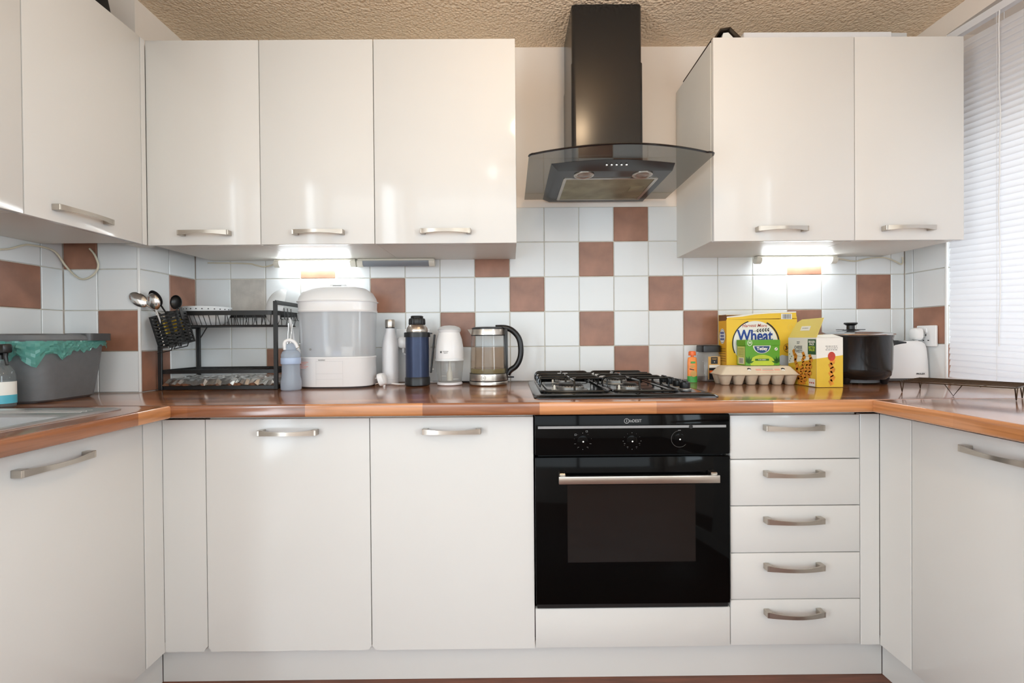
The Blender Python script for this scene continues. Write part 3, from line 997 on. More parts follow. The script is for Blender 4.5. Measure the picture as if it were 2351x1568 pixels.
for gx0, gx1, cx, cyf, cyb, lab in ((0.100, 0.318, 0.205, -0.405, -0.175, 'l'), (0.326, 0.540, 0.410, -0.42, -0.18, 'r')):
    b = B()
    gy0, gy1 = -0.532, -0.090
    b.tube([(x, y, W + 0.0165) for x, y in rrect(gx0, gx1, gy0, gy1, 0.03, 5)], 0.0045, 8, True)
    for y in (gy1 - 0.004, cyb - 0.065, cyf + 0.078):
        bridge(b, (gx0 + 0.002, y), (gx1 - 0.002, y), W + 0.0165, W + 0.047, 0.0042)
    g = b.done('pan_support', 'black', t, True)
    for cy in (cyf, cyb):
        for fp in ([(cx + 0.02, cy, W + 0.047), (gx1 - 0.004, cy, W + 0.047), (gx1 - 0.001, cy, W + 0.018)],
                   [(cx - 0.02, cy, W + 0.047), (gx0 + 0.004, cy, W + 0.047), (gx0 + 0.001, cy, W + 0.018)],
                   [(cx, cy + 0.018, W + 0.047), (cx, cy + 0.075, W + 0.047)],
                   [(cx, cy - 0.018, W + 0.047), (cx, cy - 0.100, W + 0.047), (cx, cy - 0.110, W + 0.018)]):
            B().tube(fp, 0.0035, 8).done('support_finger', 'black', g, True)
    for px, py in ((gx0 + 0.01, gy0 + 0.01), (gx1 - 0.01, gy0 + 0.01), (gx0 + 0.01, gy1 - 0.01), (gx1 - 0.01, gy1 - 0.01)):
        B().lathe([(0.005, 0.008), (0.005, 0.015), (0.003, 0.016)], 10, (px, py, W)).done('rubber_foot', 'blackplastic', g, True)
for i, ky in enumerate((-0.225, -0.300, -0.370, -0.435)):
    c = (0.588, ky, W)
    kn = B().lathe([(0.021, 0.0085), (0.021, 0.012), (0.019, 0.014), (0, 0.014)], 28, c).done('control_knob', 'alu', t, True)
    B().lathe([(0.0165, 0.0141), (0.0175, 0.018), (0.0165, 0.034), (0.014, 0.036), (0, 0.036)], 28, c).done('knob_cap', 'blackplastic', kn, True)
    B().box(0.588 - 0.004, 0.588 + 0.004, ky - 0.019, ky + 0.019, W + 0.030, W + 0.040, 0.001, 1).done('knob_grip', 'blackplastic', kn, True)

# ------------------------------------------------------------------ cooker hood
t = thing('cooker_hood', 'black chimney cooker hood with curved smoked glass canopy', 'cooker hood', (0.373, -0.2, 1.66))
GZ = W + 0.780
outer = [(0.0665, -0.006), (0.0665, -0.470)] + [(0.0665 + 0.020 * (1 - math.cos(R(a))), -0.470 - 0.020 * math.sin(R(a))) for a in (30, 60, 85)]
N = 26
for i in range(N + 1):
    x = 0.09 + (0.642 - 0.09) * i / N
    outer.append((x, -0.4925 - 0.070 * max(0.0, math.sin(PI * i / N)) ** 0.9))
outer += [(0.669 - 0.020 * (1 - math.cos(R(a))), -0.478 - 0.016 * math.sin(R(a))) for a in (85, 60, 30)] + [(0.672, -0.470), (0.672, -0.006)]
B().prism(outer, 'xy', GZ, GZ + 0.006).done('glass_canopy', 'hoodglass', t, True, 30)
# thin dark polished edge of the glass
b = B()
edge = outer[1:-1]
b.tube([(x, y, GZ + 0.003) for x, y in edge], 0.0034, 6)
b.done('glass_edge', 'black', t, True)
N = 18
top = [(0.145, -0.010), (0.145, -0.405)] + [(0.145 + 0.423 * i / N, -0.412 - 0.034 * math.sin(PI * i / N)) for i in range(N + 1)] + [(0.568, -0.405), (0.568, -0.010)]
bot = [(0.172, -0.012), (0.172, -0.372)] + [(0.172 + 0.400 * i / N, -0.374 - 0.004 * math.sin(PI * i / N)) for i in range(N + 1)] + [(0.572, -0.372), (0.572, -0.012)]
bz0, bz1 = W + 0.7675, GZ - 0.0005
body = B().rings([[(x, y, bz0) for x, y in bot], [(x, y, bz1) for x, y in top]]).done('hood_body', 'hoodblack', t, True, 25)
B().rings([[(x, y, z) for x, y in p] for p, z in ((rrect(0.2, 0.546, -0.306, -0.044, 0.006, 3), bz0 - 0.0002), (rrect(0.2, 0.546, -0.306, -0.044, 0.006, 3), bz0 - 0.003), (rrect(0.211, 0.534, -0.297, -0.053, 0.004, 3), bz0 - 0.003), (rrect(0.211, 0.534, -0.297, -0.053, 0.004, 3), bz0 - 0.0012))], False, False).done('filter_frame', 'steel', t, True, 25)
fl = B().box(0.211, 0.534, -0.297, -0.053, bz0 - 0.0012, bz0 - 0.0002).done('grease_filter', 'filter', t, True, 0)
B().rings([[(x, y, bz0 - z) for x, y in rrect(0.470, 0.520, -0.215 + i, -0.150 - i, 0.008, 3)] for i, z in ((0, 0.0012), (0.006, 0.004))], False, True).done('filter_catch', 'filter', fl, True)
for lx in (0.268, 0.477):
    lp = B().lathe([(0.036, 0), (0.036, -0.003), (0.030, -0.004), (0.028, -0.0015), (0.0, -0.0015)], 32, (lx, -0.338, bz0)).done('lamp_ring', 'steel', t, True)
    B().lathe([(0.024, -0.0016), (0.020, -0.004), (0.0, -0.0045)], 28, (lx, -0.338, bz0)).done('lamp_lens', 'lens', lp, True)
for i in range(5):
    bx = 0.3330 + i * 0.0168
    B().lathe([(0.0042, 0), (0.0042, 0.003), (0.003, 0.0045), (0, 0.005)], 14).done('push_button', 'chrome', body, loc=Vector((bx, -0.4145, W + 0.7735)) - ORIGIN[body.name], rot=(R(99), 0, 0))
CX0, CX1, CY = 0.2385, 0.5085, -0.250


def chim(x0, x1, y, r=0.017):
    return [(x0, -0.006), (x0, y + r)] + arc(x0 + r, y + r, r, 180, 270, 6)[1:] + arc(x1 - r, y + r, r, 270, 360, 6) + [(x1, -0.006)]


B().rings([[(x, y, z) for x, y in chim(CX0, CX1, CY)] for z in (GZ + 0.0065, W + 1.22)], False, False, True).done('chimney_cover', 'hoodblack', t, True, 40)
B().rings([[(x, y, z) for x, y in chim(CX0 + 0.003, CX1 - 0.003, CY + 0.003)] for z in (W + 1.215, CEIL - 0.002)], False, True, True).done('chimney_upper_cover', 'hoodblack', t, True, 40)

# ------------------------------------------------------------------ strip lights under the wall cabinets
def strip_light(label, x0, x1, lit):
    t = thing('strip_light', label, 'light', ((x0 + x1) / 2, -0.032, WB), 0, 'strip lights under the wall cabinets')
    z1 = WB + 0.003
    B().box(x0, x1, -0.046, -0.012, z1 - 0.009, z1, 0.002, 1).done('housing', 'ivory', t, True)
    tb = B()
    ps = [[(x, -0.030 + 0.0165 * math.cos(a), z1 - 0.0095 - 0.0215 * math.sin(a)) for a in [PI * k / 12 for k in range(13)]] for x in (x0 + 0.022, x1 - 0.022)]
    tb.rings(ps, True, True, True)
    tb.done('tube_cover', 'tube_on' if lit else 'tube_off', t, True)
    for a, b_ in ((x0 - 0.002, x0 + 0.0215), (x1 - 0.0215, x1 + 0.002)):
        B().rings([[(x, -0.030 + 0.0185 * math.cos(q), z1 - 0.0095 - 0.0235 * math.sin(q)) for q in [PI * k / 12 for k in range(13)]] for x in (a, b_)]).done('end_cap', 'ivory', t, True)
    return t


strip_light('lit strip light above the steriliser', -0.990, -0.650, True)
strip_light('unlit strip light beside the lit one, under the hood-side cabinet', -0.640, -0.318, False)
strip_light('lit strip light above the cereal box', 1.046, 1.386, True)

# ------------------------------------------------------------------ cables on the walls
tag(B().tube(bez([(-1.617, -0.515, 1.366), (-1.617, -0.483, 1.375), (-1.617, -0.443, 1.394), (-1.617, -0.415, 1.400), (-1.614, -0.345, 1.395), (-1.605, -0.309, 1.345), (-1.575, -0.308, 1.312),
                          (-1.545, -0.308, 1.298), (-1.508, -0.308, 1.314), (-1.490, -0.308, 1.346), (-1.502, -0.308, 1.385), (-1.522, -0.306, 1.409)]), 0.0032, 8).done('light_cable', 'cable'),
    'cream cable looping down the tiles above the grey bin', 'cable')
tag(B().tube(bez([(1.390, -0.030, 1.402), (1.439, -0.012, 1.397), (1.486, -0.010, 1.391), (1.533, -0.010, 1.400), (1.570, -0.010, 1.4055), (1.617, -0.010, 1.4045), (1.655, -0.008, 1.392), (1.690, -0.008, 1.377), (1.6915, -0.010, 1.4075)], 6), 0.0030, 8).done('light_cable', 'cable'),
    'thin cream cable hanging between cereal-side strip light and corner', 'cable')
tag(B().tube(bez([(-1.289, -0.010, 1.404), (-1.124, -0.010, 1.400), (-1.087, -0.012, 1.393), (-1.050, -0.014, 1.385), (-1.014, -0.020, 1.390), (-0.993, -0.028, 1.397)], 6), 0.0028, 8).done('light_cable', 'cable'),
    'thin cream cable under the corner cabinet, feeding the lit strip light', 'cable')


# ------------------------------------------------------------------ sockets
def socket_box(label, loc, rot, wd, name='wall_socket'):
    t = thing(name, label, 'socket', loc)
    t.rotation_euler = (0, 0, rot)
    pl = B().box(-wd / 2, wd / 2, -0.010, 0, -0.043, 0.043, 0.004, 3).done('faceplate', 'white', t)
    for s in ((-1, 1) if wd > 0.1 else (0,)):
        x = s * wd / 4
        B().box(x - 0.006 - s * 0.012, x + 0.006 - s * 0.012, -0.013, -0.009, 0.012, 0.032, 0.0015, 1, Matrix.Rotation(R(6), 3, 'X')).done('rocker', 'white', pl)
        for dx, dz, hw, hh in ((0, 0.004, 0.002, 0.004), (-0.011, -0.018, 0.0032, 0.002), (0.011, -0.018, 0.0032, 0.002)):
            B().box(x + dx - hw, x + dx + hw, -0.0104, -0.0098, dz - hh, dz + hh).done('pin_slot', 'blackplastic', pl, smooth=0)
    return t


socket_box('white double wall socket behind the navy flask', (-0.415, -0.0005, W + 0.186), 0, 0.146)
socket_box('white wall socket on a brown tile behind the toaster', (XR - 0.0005, -0.112, W + 0.182), R(-90), 0.088)


def plug(label, loc, rot):
    t = thing('mains_plug', label, 'plug', loc)
    t.rotation_euler = rot
    B().sup([(0.020, 0.022, 0), (0.025, 0.026, 0.003), (0.025, 0.026, 0.012), (0.021, 0.022, 0.022), (0.012, 0.014, 0.027)], 3.0, 32).done('plug_body', 'white', t)
    for x, y, hx, hy in ((0, 0.012, 0.002, 0.004), (-0.011, -0.010, 0.003, 0.002), (0.011, -0.010, 0.003, 0.002)):
        B().box(x - hx, x + hx, y - hy, y + hy, -0.017, 0.0, 0.0006, 1).done('pin', 'chrome', t)
    B().tube([(0, -0.022, 0.010), (0, -0.034, 0.010), (0, -0.044, 0.010)], [0.006, 0.005, 0.0036], 8).done('strain_relief', 'white', t)
    return t


p = plug('white mains plug lying loose in front of the white bottle', (-0.520, -0.150, W + 0.024), (R(72), R(0), R(78)))
plug('white plug in the socket behind the flask', (-0.452, -0.0275, W + 0.172), (R(90), 0, 0))
plug('white plug in the wall socket behind the toaster', (XR - 0.0285, -0.100, W + 0.190), (R(90), 0, R(-90)))
tag(B().tube(bez([(-0.475, -0.149, W + 0.010), (-0.450, -0.130, W + 0.005), (-0.420, -0.110, W + 0.004), (-0.408, -0.085, W + 0.006), (-0.412, -0.070, W + 0.030), (-0.430, -0.050, W + 0.055), (-0.445, -0.030, W + 0.050)], 6), 0.0032, 8).done('appliance_cable', 'white'),
    'white cable curling from the loose plug behind the bottle', 'cable')
tag(B().tube(bez([(-0.452, -0.030, W + 0.125), (-0.425, -0.035, W + 0.108), (-0.418, -0.060, W + 0.06), (-0.400, -0.045, W + 0.012), (-0.35, -0.040, W + 0.004), (-0.28, -0.040, W + 0.004)], 6), 0.0030, 8).done('appliance_cable', 'white'),
    'white cable dropping from the wall socket behind the navy flask', 'cable')
tag(B().tube(bez([(-0.165, -0.055, W + 0.0036), (-0.185, -0.040, W + 0.0036), (-0.24, -0.030, W + 0.0036), (-0.33, -0.030, W + 0.0036)], 6), 0.0034, 8).done('appliance_cable', 'blackplastic'),
    'black kettle cable along the wall behind the chopper', 'cable')

# ------------------------------------------------------------------ venetian blind
t = thing('venetian_blind', 'white venetian blind hanging closed over the window', 'blind', (1.716, -0.205, 2.2))
BY0, BLEN, YAWB, TILT = -0.2025, 1.45, 0.110, 0.050
_bx = 1.7115


def bp(s, dz):
    """point on the blind at distance s from its far end"""
    return Vector((_bx + YAWB * s, BY0 - s, 0)) + Vector((0, 0, dz))


SP = 0.02265
prof = []
for k in range(6):
    q = -1 + 2 * k / 5
    prof.append((0.0137 * q, 0.0018 * (1 - q * q)))
ang = R(75)
b = B()
rs = []
for s in (0.0, BLEN * 0.5, BLEN):
    ring = []
    for (u, v) in prof:
        du = u * math.cos(ang) - v * math.sin(ang)
        dz = u * math.sin(ang) + v * math.cos(ang)
        ring.append((YAWB * s + du, -s, dz - TILT * s))
    rs.append(ring)
b.rings(rs, False, False, False)
bmesh.ops.recalc_face_normals(b.bm, faces=b.bm.faces)
SLAT = bpy.data.meshes.new('slat')
b.bm.to_mesh(SLAT)
b.bm.free()
SLAT.shade_smooth()
SLAT.materials.append(M['slat'])
zb_ = W + 0.036
nsl = int((2.195 - zb_) / SP)
for i in range(nsl):
    put('slat', SLAT, t, Vector((_bx, BY0 + random.uniform(-0.0015, 0.0015), zb_ + i * SP)) - ORIGIN[t.name])
b = B()
_q0, _q1 = bp(0.0, 2.2), bp(BLEN, 2.2)
b.rings([[(p.x + dx, p.y, 2.203 + dz) for dx, dz in ((-0.0125, 0), (0.0125, 0), (0.0125, 0.027), (-0.0125, 0.027))] for p in (_q0, _q1)])
b.done('headrail', 'whitematt', t, True, 20)
b = B()
b.rings([[(p.x + dx, p.y, p.z + dz) for dx, dz in ((-0.009, 0), (0.009, 0), (0.009, 0.008), (-0.009, 0.008))] for p in (bp(0, W + 0.013), bp(BLEN, W + 0.013 - TILT * BLEN * 0.0))])
b.done('bottom_rail', 'whitematt', t, True, 20)
for s in (0.165, 0.85):
    for dx in (-0.0135, 0.0135):
        B().tube([bp(s, 2.203) + Vector((dx, 0, 0)), bp(s, W + 0.022) + Vector((dx, 0, 0))], 0.0007, 6).done('ladder_cord', 'whitematt', t, True)
pts = [bp(0.176, 2.2 - 0.03 * i) + Vector((-0.016 - 0.0012 * math.sin(i * 0.9), 0.002 * math.sin(i * 0.35), 0)) for i in range(40)]
B().tube(pts, 0.0018, 6).done('pull_cord', 'white', t, True)

# ------------------------------------------------------------------ ceiling lamps (out of frame: one in front of the hood, one added behind the camera as fill)
def ceiling_lamp(label, x, y, energy, color, soft, mat):
    t = thing('ceiling_light', label, 'light', (x, y, CEIL))
    B().lathe([(0.09, 0), (0.09, -0.02), (0.07, -0.03), (0, -0.03)], 36).done('ceiling_rose', 'whitematt', t)
    B().lathe([(0.030, -0.031), (0.050, -0.045), (0.055, -0.065), (0.04, -0.085), (0, -0.092)], 36).done('lamp_glass', mat, t)
    lp = bpy.data.lights.new('ceiling_bulb', 'POINT')
    lp.energy, lp.color, lp.shadow_soft_size = energy, color, soft
    lo = bpy.data.objects.new('ceiling_bulb', lp)
    lo.location = (x, y, CEIL - 0.10 - soft)
    col.objects.link(lo)


ceiling_lamp('warm flush ceiling light in front of the hood', 0.30, -1.00, 5.4, (1.0, 0.72, 0.45), 0.05, 'lampglass')
ceiling_lamp('pale fill light added on the ceiling behind the camera', 0.36, -2.30, 3, (1.0, 0.97, 0.94), 0.10, 'lampglass')

# ================================================================== things on the worktop
def cup(a, b_, depth, th, seg=24, rows=6):
    """shallow elliptical bowl opening to +y, rim in the xz plane, as closed ring list around y"""
    rs = []
    for k in range(rows + 1):
        q = k / rows
        rr = math.sin(q * PI / 2)
        rs.append([(a * rr * math.cos(2 * PI * i / seg), -depth * math.cos(q * PI / 2), b_ * rr * math.sin(2 * PI * i / seg)) for i in range(seg)])
    for k in range(rows + 1):
        q = 1 - k / rows
        rr = math.sin(q * PI / 2)
        rs.append([((a - th) * rr * math.cos(2 * PI * i / seg), -(depth - th) * math.cos(q * PI / 2), (b_ - th) * rr * math.sin(2 * PI * i / seg)) for i in range(seg)])
    return rs


def bars(face, x, y, wd, lines, name, mat, parent, layer=3, h=0.0016, gap=0.0036):
    """tiny print that cannot be read in the photograph: broken lines"""
    ps = []
    for k in range(lines):
        yy = y + (lines - 1) * gap / 2 - k * gap
        xx = x - wd / 2 * (1 - 0.12 * (k % 2))
        while xx < x + wd / 2 * (1 - 0.12 * (k % 2)) - 0.001:
            w_ = min(random.uniform(0.1, 0.22) * wd, x + wd / 2 - xx)
            ps.append(rect(xx, xx + w_, yy, yy + h))
            xx += w_ + wd * 0.05
    return pr(face, ps, name, mat, parent, layer)


# ---- spray bottle
t = thing('spray_bottle', 'clear trigger spray bottle with white and teal label by the sink', 'bottle', (-1.468, -0.652, W), R(-20))
B().sup([(0.032, 0.026, 0), (0.035, 0.029, 0.004), (0.035, 0.029, 0.088), (0.031, 0.026, 0.105), (0.020, 0.018, 0.120), (0.0125, 0.0125, 0.128), (0.0125, 0.0125, 0.138)], 2.6, 40).done('bottle_body', 'sprayliquid', t)
B().sup([(0.0356, 0.0296, 0.012), (0.0356, 0.0296, 0.074)], 2.6, 40, cap0=False, cap1=False).done('label', 'paper', t)
B().sup([(0.0359, 0.0299, 0.012), (0.0359, 0.0299, 0.036)], 2.6, 40, cap0=False, cap1=False).done('label_band', 'teal', t)
fs = Face((0, -0.0302, 0), (1, 0, 0), (0, 0, 1))
for i, zz in enumerate((0.066, 0.060, 0.054, 0.048)):
    pr(fs, [rect(-0.012, 0.014 - 0.003 * (i % 2), zz, zz + 0.0012)], 'label_print', 'teal' if i % 2 else 'mid', t, 2)
B().lathe([(0.014, 0.138), (0.0145, 0.150), (0.010, 0.156), (0, 0.156)], 20).done('collar', 'blackplastic', t)
B().box(-0.018, 0.040, -0.011, 0.011, 0.156, 0.182, 0.005, 2).done('spray_head', 'blackplastic', t)
B().tube([(0.030, 0, 0.160), (0.028, 0, 0.145), (0.036, 0, 0.122)], [0.006, 0.005, 0.004], 8).done('trigger', 'blackplastic', t)

# ---- food waste bin
t = thing('food_waste_bin', 'grey lidded food waste bin lined with a teal bag', 'bin', (-1.508, -0.478, W), R(2))


def bin_ring(ix, iy, z, r, seg=6):
    return [(x, y, z) for x, y in rrect(-0.096 - ix, 0.086 + ix, -0.118 - iy, 0.105 + iy, r, seg)]


B().rings([bin_ring(-0.010, -0.008, 0.0005, 0.05), bin_ring(0, 0, 0.008, 0.055), bin_ring(0.011, 0.012, 0.11, 0.055), bin_ring(0.016, 0.018, 0.172, 0.055), bin_ring(0.020, 0.022, 0.174, 0.055), bin_ring(0.020, 0.022, 0.188, 0.055)]).done('bin_body', 'grey', t)
lid = B().rings([bin_ring(0.022, 0.024, 0.1885, 0.057), bin_ring(0.024, 0.026, 0.194, 0.058), bin_ring(0.020, 0.022, 0.207, 0.055), bin_ring(0.004, 0.006, 0.212, 0.05), bin_ring(-0.03, -0.03, 0.213, 0.04)]).done('lid', 'grey', t)
B().rings([[(x, y, z) for x, y in rrect(0.030, 0.118, 0.020, 0.112, 0.015, 4)] for z in (0.190, 0.2145)]).done('lid_catch', 'darkgrey', lid)
b = B()
rr = bin_ring(0.0235, 0.0255, 0, 0.058, 9)
dense = []
for i in range(len(rr)):
    p0, p1 = Vector(rr[i]), Vector(rr[(i + 1) % len(rr)])
    k_n = max(1, int((p1 - p0).length / 0.006))
    dense += [p0.lerp(p1, k / k_n) for k in range(k_n)]
liner = []
for j in range(9):
    q = j / 8
    ring = []
    for i, p_ in enumerate(dense):
        a = math.atan2(p_.y, p_.x)
        front = max(0.0, math.cos(a + 1.0)) ** 2
        drop = 0.020 + 0.010 * math.sin(a * 7) * math.sin(a * 3 + 1) + 0.038 * front + 0.004 * math.sin(a * 31) + 0.012 * front * math.sin(a * 13 + 2)
        crumple = 0.0035 * math.sin(a * 23 + 5 * q) * math.sin(9 * q + a * 4) + random.uniform(-0.0018, 0.0018)
        out_ = 1 + (0.020 * math.sin(q * PI) * (0.5 + front)) + crumple / 0.1 * (0.3 + 0.7 * front)
        ring.append((p_.x * out_, p_.y * out_, 0.190 - drop * q + 0.003 * math.sin(a * 17 + 3 * q) * q))
    liner.append(ring)
b.rings(liner, False, False)
b.done('bin_liner', 'liner', t, smooth=14)

# ---- two-tier dish rack
RX0, RX1, RY0, RY1 = -1.325, -0.888, -0.2365, -0.022
t = thing('dish_rack', 'black two-tier metal dish rack in the corner', 'dish rack', ((RX0 + RX1) / 2, (RY0 + RY1) / 2, W))
for x, y, h in ((RX0, RY0, 0.250), (RX0, RY1, 0.330), (RX1, RY0, 0.335), (RX1, RY1, 0.345)):
    B().box(x - 0.0075, x + 0.0075, y - 0.004, y + 0.004, W + 0.0005, W + h, 0.001, 1).done('post', 'blackmatt', t, True)
B().bar((RX1, RY0, W + 0.330), (RX1, RY1, W + 0.330), 0.004, 0.016).done('top_bar', 'blackmatt', t, True)
B().bar((RX0, RY0, W + 0.243), (RX0, RY1, W + 0.243), 0.004, 0.014).done('top_bar', 'blackmatt', t, True)
# upper basket
ub = B().rings([[(x, y, W + z) for x, y in rrect(RX0 + 0.006 - i, RX1 - 0.008 + i, RY0 + 0.006 - i, RY1 - 0.006 + i, 0.030, 5)] for i, z in ((0, 0.283), (0.003, 0.283), (0.003, 0.300), (0, 0.300))], False, False, True, True).done('upper_rim', 'blackmatt', t, True)
B().tube([(x, y, W + 0.244) for x, y in rrect(RX0 + 0.02, RX1 - 0.012, RY0 + 0.012, RY1 - 0.012, 0.025, 4)], 0.0024, 6, True).done('lower_ring', 'blackmatt', ub, True)
for i in range(23):
    x = RX0 + 0.03 + i * (RX1 - RX0 - 0.055) / 22
    lean = 0.010 if i < 9 else (0.006 if i % 2 else -0.006)
    B().tube([(x - lean, RY0 + 0.005, W + 0.286), (x, RY0 + 0.012, W + 0.244), (x, RY1 - 0.012, W + 0.244), (x - lean, RY1 - 0.005, W + 0.286)], 0.0015, 6).done('wire', 'blackmatt', ub, True)
for sx in (RX0 + 0.012,):
    B().tube([(sx, RY1 - 0.004, W + 0.20), (sx + 0.028, RY1 - 0.006, W + 0.243)], 0.002, 6).done('brace', 'blackmatt', t, True)
# lower shelf
lb = B().rings([[(x, y, W + z) for x, y in rrect(RX0 - 0.008 - i, RX1 + 0.004 + i, RY0 + 0.004 - i, RY1 - 0.006 + i, 0.004, 2)] for i, z in ((0, 0.062), (0.003, 0.062), (0.003, 0.076), (0, 0.076))], False, False, True, True).done('lower_rim', 'blackmatt', t, True)
for i in range(14):
    x = RX0 + 0.02 + i * 0.031
    B().tube([(x, RY0 + 0.004, W + 0.069), (x, RY1 - 0.008, W + 0.069)], 0.0016, 6).done('wire', 'blackmatt', lb, True)
B().rings([[(x, y, W + z) for x, y in rrect(RX0 + 0.008 - i, RX1 - 0.008 + i, RY0 + 0.005 - i, RY1 - 0.005 + i, 0.004, 2)] for i, z in ((0, 0.0015), (0.003, 0.0015), (0.003, 0.0145), (0, 0.0145))], False, False, True, True).done('foot_rail', 'blackmatt', t, True)
for i in range(6):
    y = RY0 + 0.03 + i * 0.028
    B().tube([(RX1 + 0.004, y, W + 0.312), (RX1 + 0.006, y, W + 0.268), (RX1 + 0.016, y, W + 0.262), (RX1 + 0.018, y, W + 0.278)] if i in (1, 2, 3) else [(RX1 + 0.002, y, W + 0.290), (RX1 + 0.004, y, W + 0.268), (RX1 + 0.014, y, W + 0.265)], 0.0016, 6).done('hook', 'blackmatt', t, True)
# foil-wrapped tray lying in the bottom of the rack
b = B()
nx, ny = 44, 12
grid = {}
for i in range(nx + 1):
    for j in range(ny + 1):
        u, v = i / nx, j / ny
        edge = min(u, 1 - u, v, 1 - v)
        z = W + 0.036 + random.uniform(-0.0060, 0.0060) - (0.014 if edge < 0.01 else 0) + 0.006 * (v) 
        x = RX0 + 0.012 + (RX1 - RX0 - 0.024) * u + random.uniform(-0.003, 0.003)
        y = RY0 - 0.006 + (RY1 - RY0 - 0.02) * v + random.uniform(-0.003, 0.003)
        grid[i, j] = b.bm.verts.new((x, y, z))
for i in range(nx):
    for j in range(ny):
        b.bm.faces.new((grid[i, j], grid[i + 1, j], grid[i + 1, j + 1], grid[i, j + 1]))
per = [(i, 0) for i in range(nx)] + [(nx, j) for j in range(ny)] + [(i, ny) for i in range(nx, 0, -1)] + [(0, j) for j in range(ny, 0, -1)]
low = [b.bm.verts.new((grid[p].co.x * 1, grid[p].co.y + (0.008 if p[1] == 0 else 0), W + 0.0155)) for p in per]
for k in range(len(per)):
    k2 = (k + 1) % len(per)
    b.bm.faces.new((grid[per[k]], grid[per[k2]], low[k2], low[k]))
b.bm.faces.new(low)
tag(b.done('foil_tray', 'foil', smooth=12), 'crumpled foil-covered tray on the bottom of the dish rack', 'tray')

# cutlery basket hooked on the rack, tilted
bt = thing('cutlery_basket', 'black slotted cutlery basket hooked on the dish rack', 'basket', (-1.2635, -0.278, W + 0.286))
bt.rotation_euler = (R(2), R(-15), R(2))


def slotted(b, face_w, h, fn, cols, rows):
    """wall with a grid of slots: uprights and bridges; fn maps (u, z, d) to a box corner"""
    cw = face_w / cols
    for c in range(cols + 1):
        u = -face_w / 2 + c * cw
        b.box(*fn(max(-face_w / 2, u - cw * 0.22), min(face_w / 2, u + cw * 0.22), -h, 0))
    for r in range(rows + 1):
        z = -h * 0.94 * r / rows
        b.box(*fn(-face_w / 2, face_w / 2, z - 0.0075, z))


b = B()
slotted(b, 0.098, 0.118, lambda a, c, z0, z1: (a, c, -0.0300, -0.0288, z0, z1), 3, 9)
b.done('front_wall', 'blackmatt', bt, smooth=0)
b = B()
slotted(b, 0.098, 0.118, lambda a, c, z0, z1: (a, c, 0.0288, 0.0300, z0, z1), 3, 9)
b.done('back_wall', 'blackmatt', bt, smooth=0)
for s in (-1, 1):
    b = B()
    slotted(b, 0.0575, 0.118, lambda a, c, z0, z1: (s * 0.049 - 0.0006, s * 0.049 + 0.0006, a, c, z0, z1), 2, 9)
    b.done('side_wall', 'blackmatt', bt, smooth=0)
B().box(-0.0484, 0.0484, -0.0287, 0.0287, -0.118, -0.1165).done('bottom', 'blackmatt', bt, smooth=0)
B().box(0.0495, 0.0535, -0.012, 0.004, -0.034, 0.012, 0.001, 1).done('hook', 'blackmatt', bt)
for s in (-1, 1):
    B().tube([(s * 0.030 - 0.02, -0.02, -0.119), (s * 0.030 - 0.034, -0.02, -0.132), (s * 0.030 + 0.016, -0.02, -0.134), (s * 0.03 + 0.026, -0.02, -0.119)], 0.002, 6).done('wire_foot', 'blackmatt', bt)
B().box(-0.036, -0.010, -0.020, 0.010, -0.075, -0.02, 0.003, 1).box(0.008, 0.030, -0.010, 0.020, -0.072, -0.02, 0.003, 1).done('sponge_strip', 'yellow', bt)


def spoon(label, loc, rot, mat, a=0.021, b_=0.031, depth=0.010, length=0.14, name='spoon', grp='spoons standing in the cutlery basket'):
    t = thing(name, label, name, loc, 0, grp)
    t.rotation_euler = rot
    B().rings(cup(a, b_, depth, 0.0011)).done('spoon_bowl', mat, t)
    B().tube([(0, -0.002, -b_ + 0.003), (0, -0.001, -b_ - 0.012), (0, 0.003, -b_ - length * 0.5), (0, 0.004, -b_ - length)], [0.003, 0.0028, 0.0035, 0.005], 8).done('spoon_handle', mat, t)
    return t


spoon('large steel serving spoon leaning left over the basket edge', (-1.352, -0.300, W + 0.338), (R(-8), R(-52), R(20)), 'chrome', 0.023, 0.036)
spoon('steel spoon turned outward at the middle of the cutlery basket', (-1.283, -0.318, W + 0.328), (R(10), R(-9), R(-6)), 'chrome', 0.0245, 0.030, 0.012)
spoon('steel spoon half hidden in the basket beside the middle spoon', (-1.300, -0.300, W + 0.330), (R(-6), R(12), R(168)), 'chrome', 0.023, 0.031)
spoon('black plastic spoon standing upright in the cutlery basket', (-1.318, -0.265, W + 0.345), (R(-5), R(34), R(175)), 'blackplastic', 0.021, 0.034)
spoon('black plastic ladle head facing out of the cutlery basket', (-1.236, -0.275, W + 0.330), (R(4), R(10), R(176)), 'blackplastic', 0.023, 0.027, 0.014)
# white colander bowl
t = thing('colander_bowl', 'white colander with rim holes in the dish rack', 'colander', (-1.217, -0.125, W + 0.2465))
B().lathe([(0.0, 0.0), (0.045, 0.0), (0.066, 0.018), (0.080, 0.050), (0.084, 0.074), (0.0855, 0.074), (0.0815, 0.049), (0.067, 0.016), (0.045, -0.0015 + 0.003), (0, 0.003)], 48, cap0=False, cap1=False).done('bowl_shell', 'ceramic', t)
for i in range(26):
    a = 2 * PI * i / 26
    B().lathe([(0.0024, 0), (0.0024, 0.0012), (0, 0.0012)], 8).done('hole', 'blackprint', t, loc=(0.0838 * math.cos(a), 0.0838 * math.sin(a), 0.064), rot=(0, R(90), a))
for i in range(26):
    a = 2 * PI * (i + 0.5) / 26
    B().lathe([(0.0024, 0), (0.0024, 0.0012), (0, 0.0012)], 8).done('hole', 'blackprint', t, loc=(0.0820 * math.cos(a), 0.0820 * math.sin(a), 0.053), rot=(0, R(90), a))
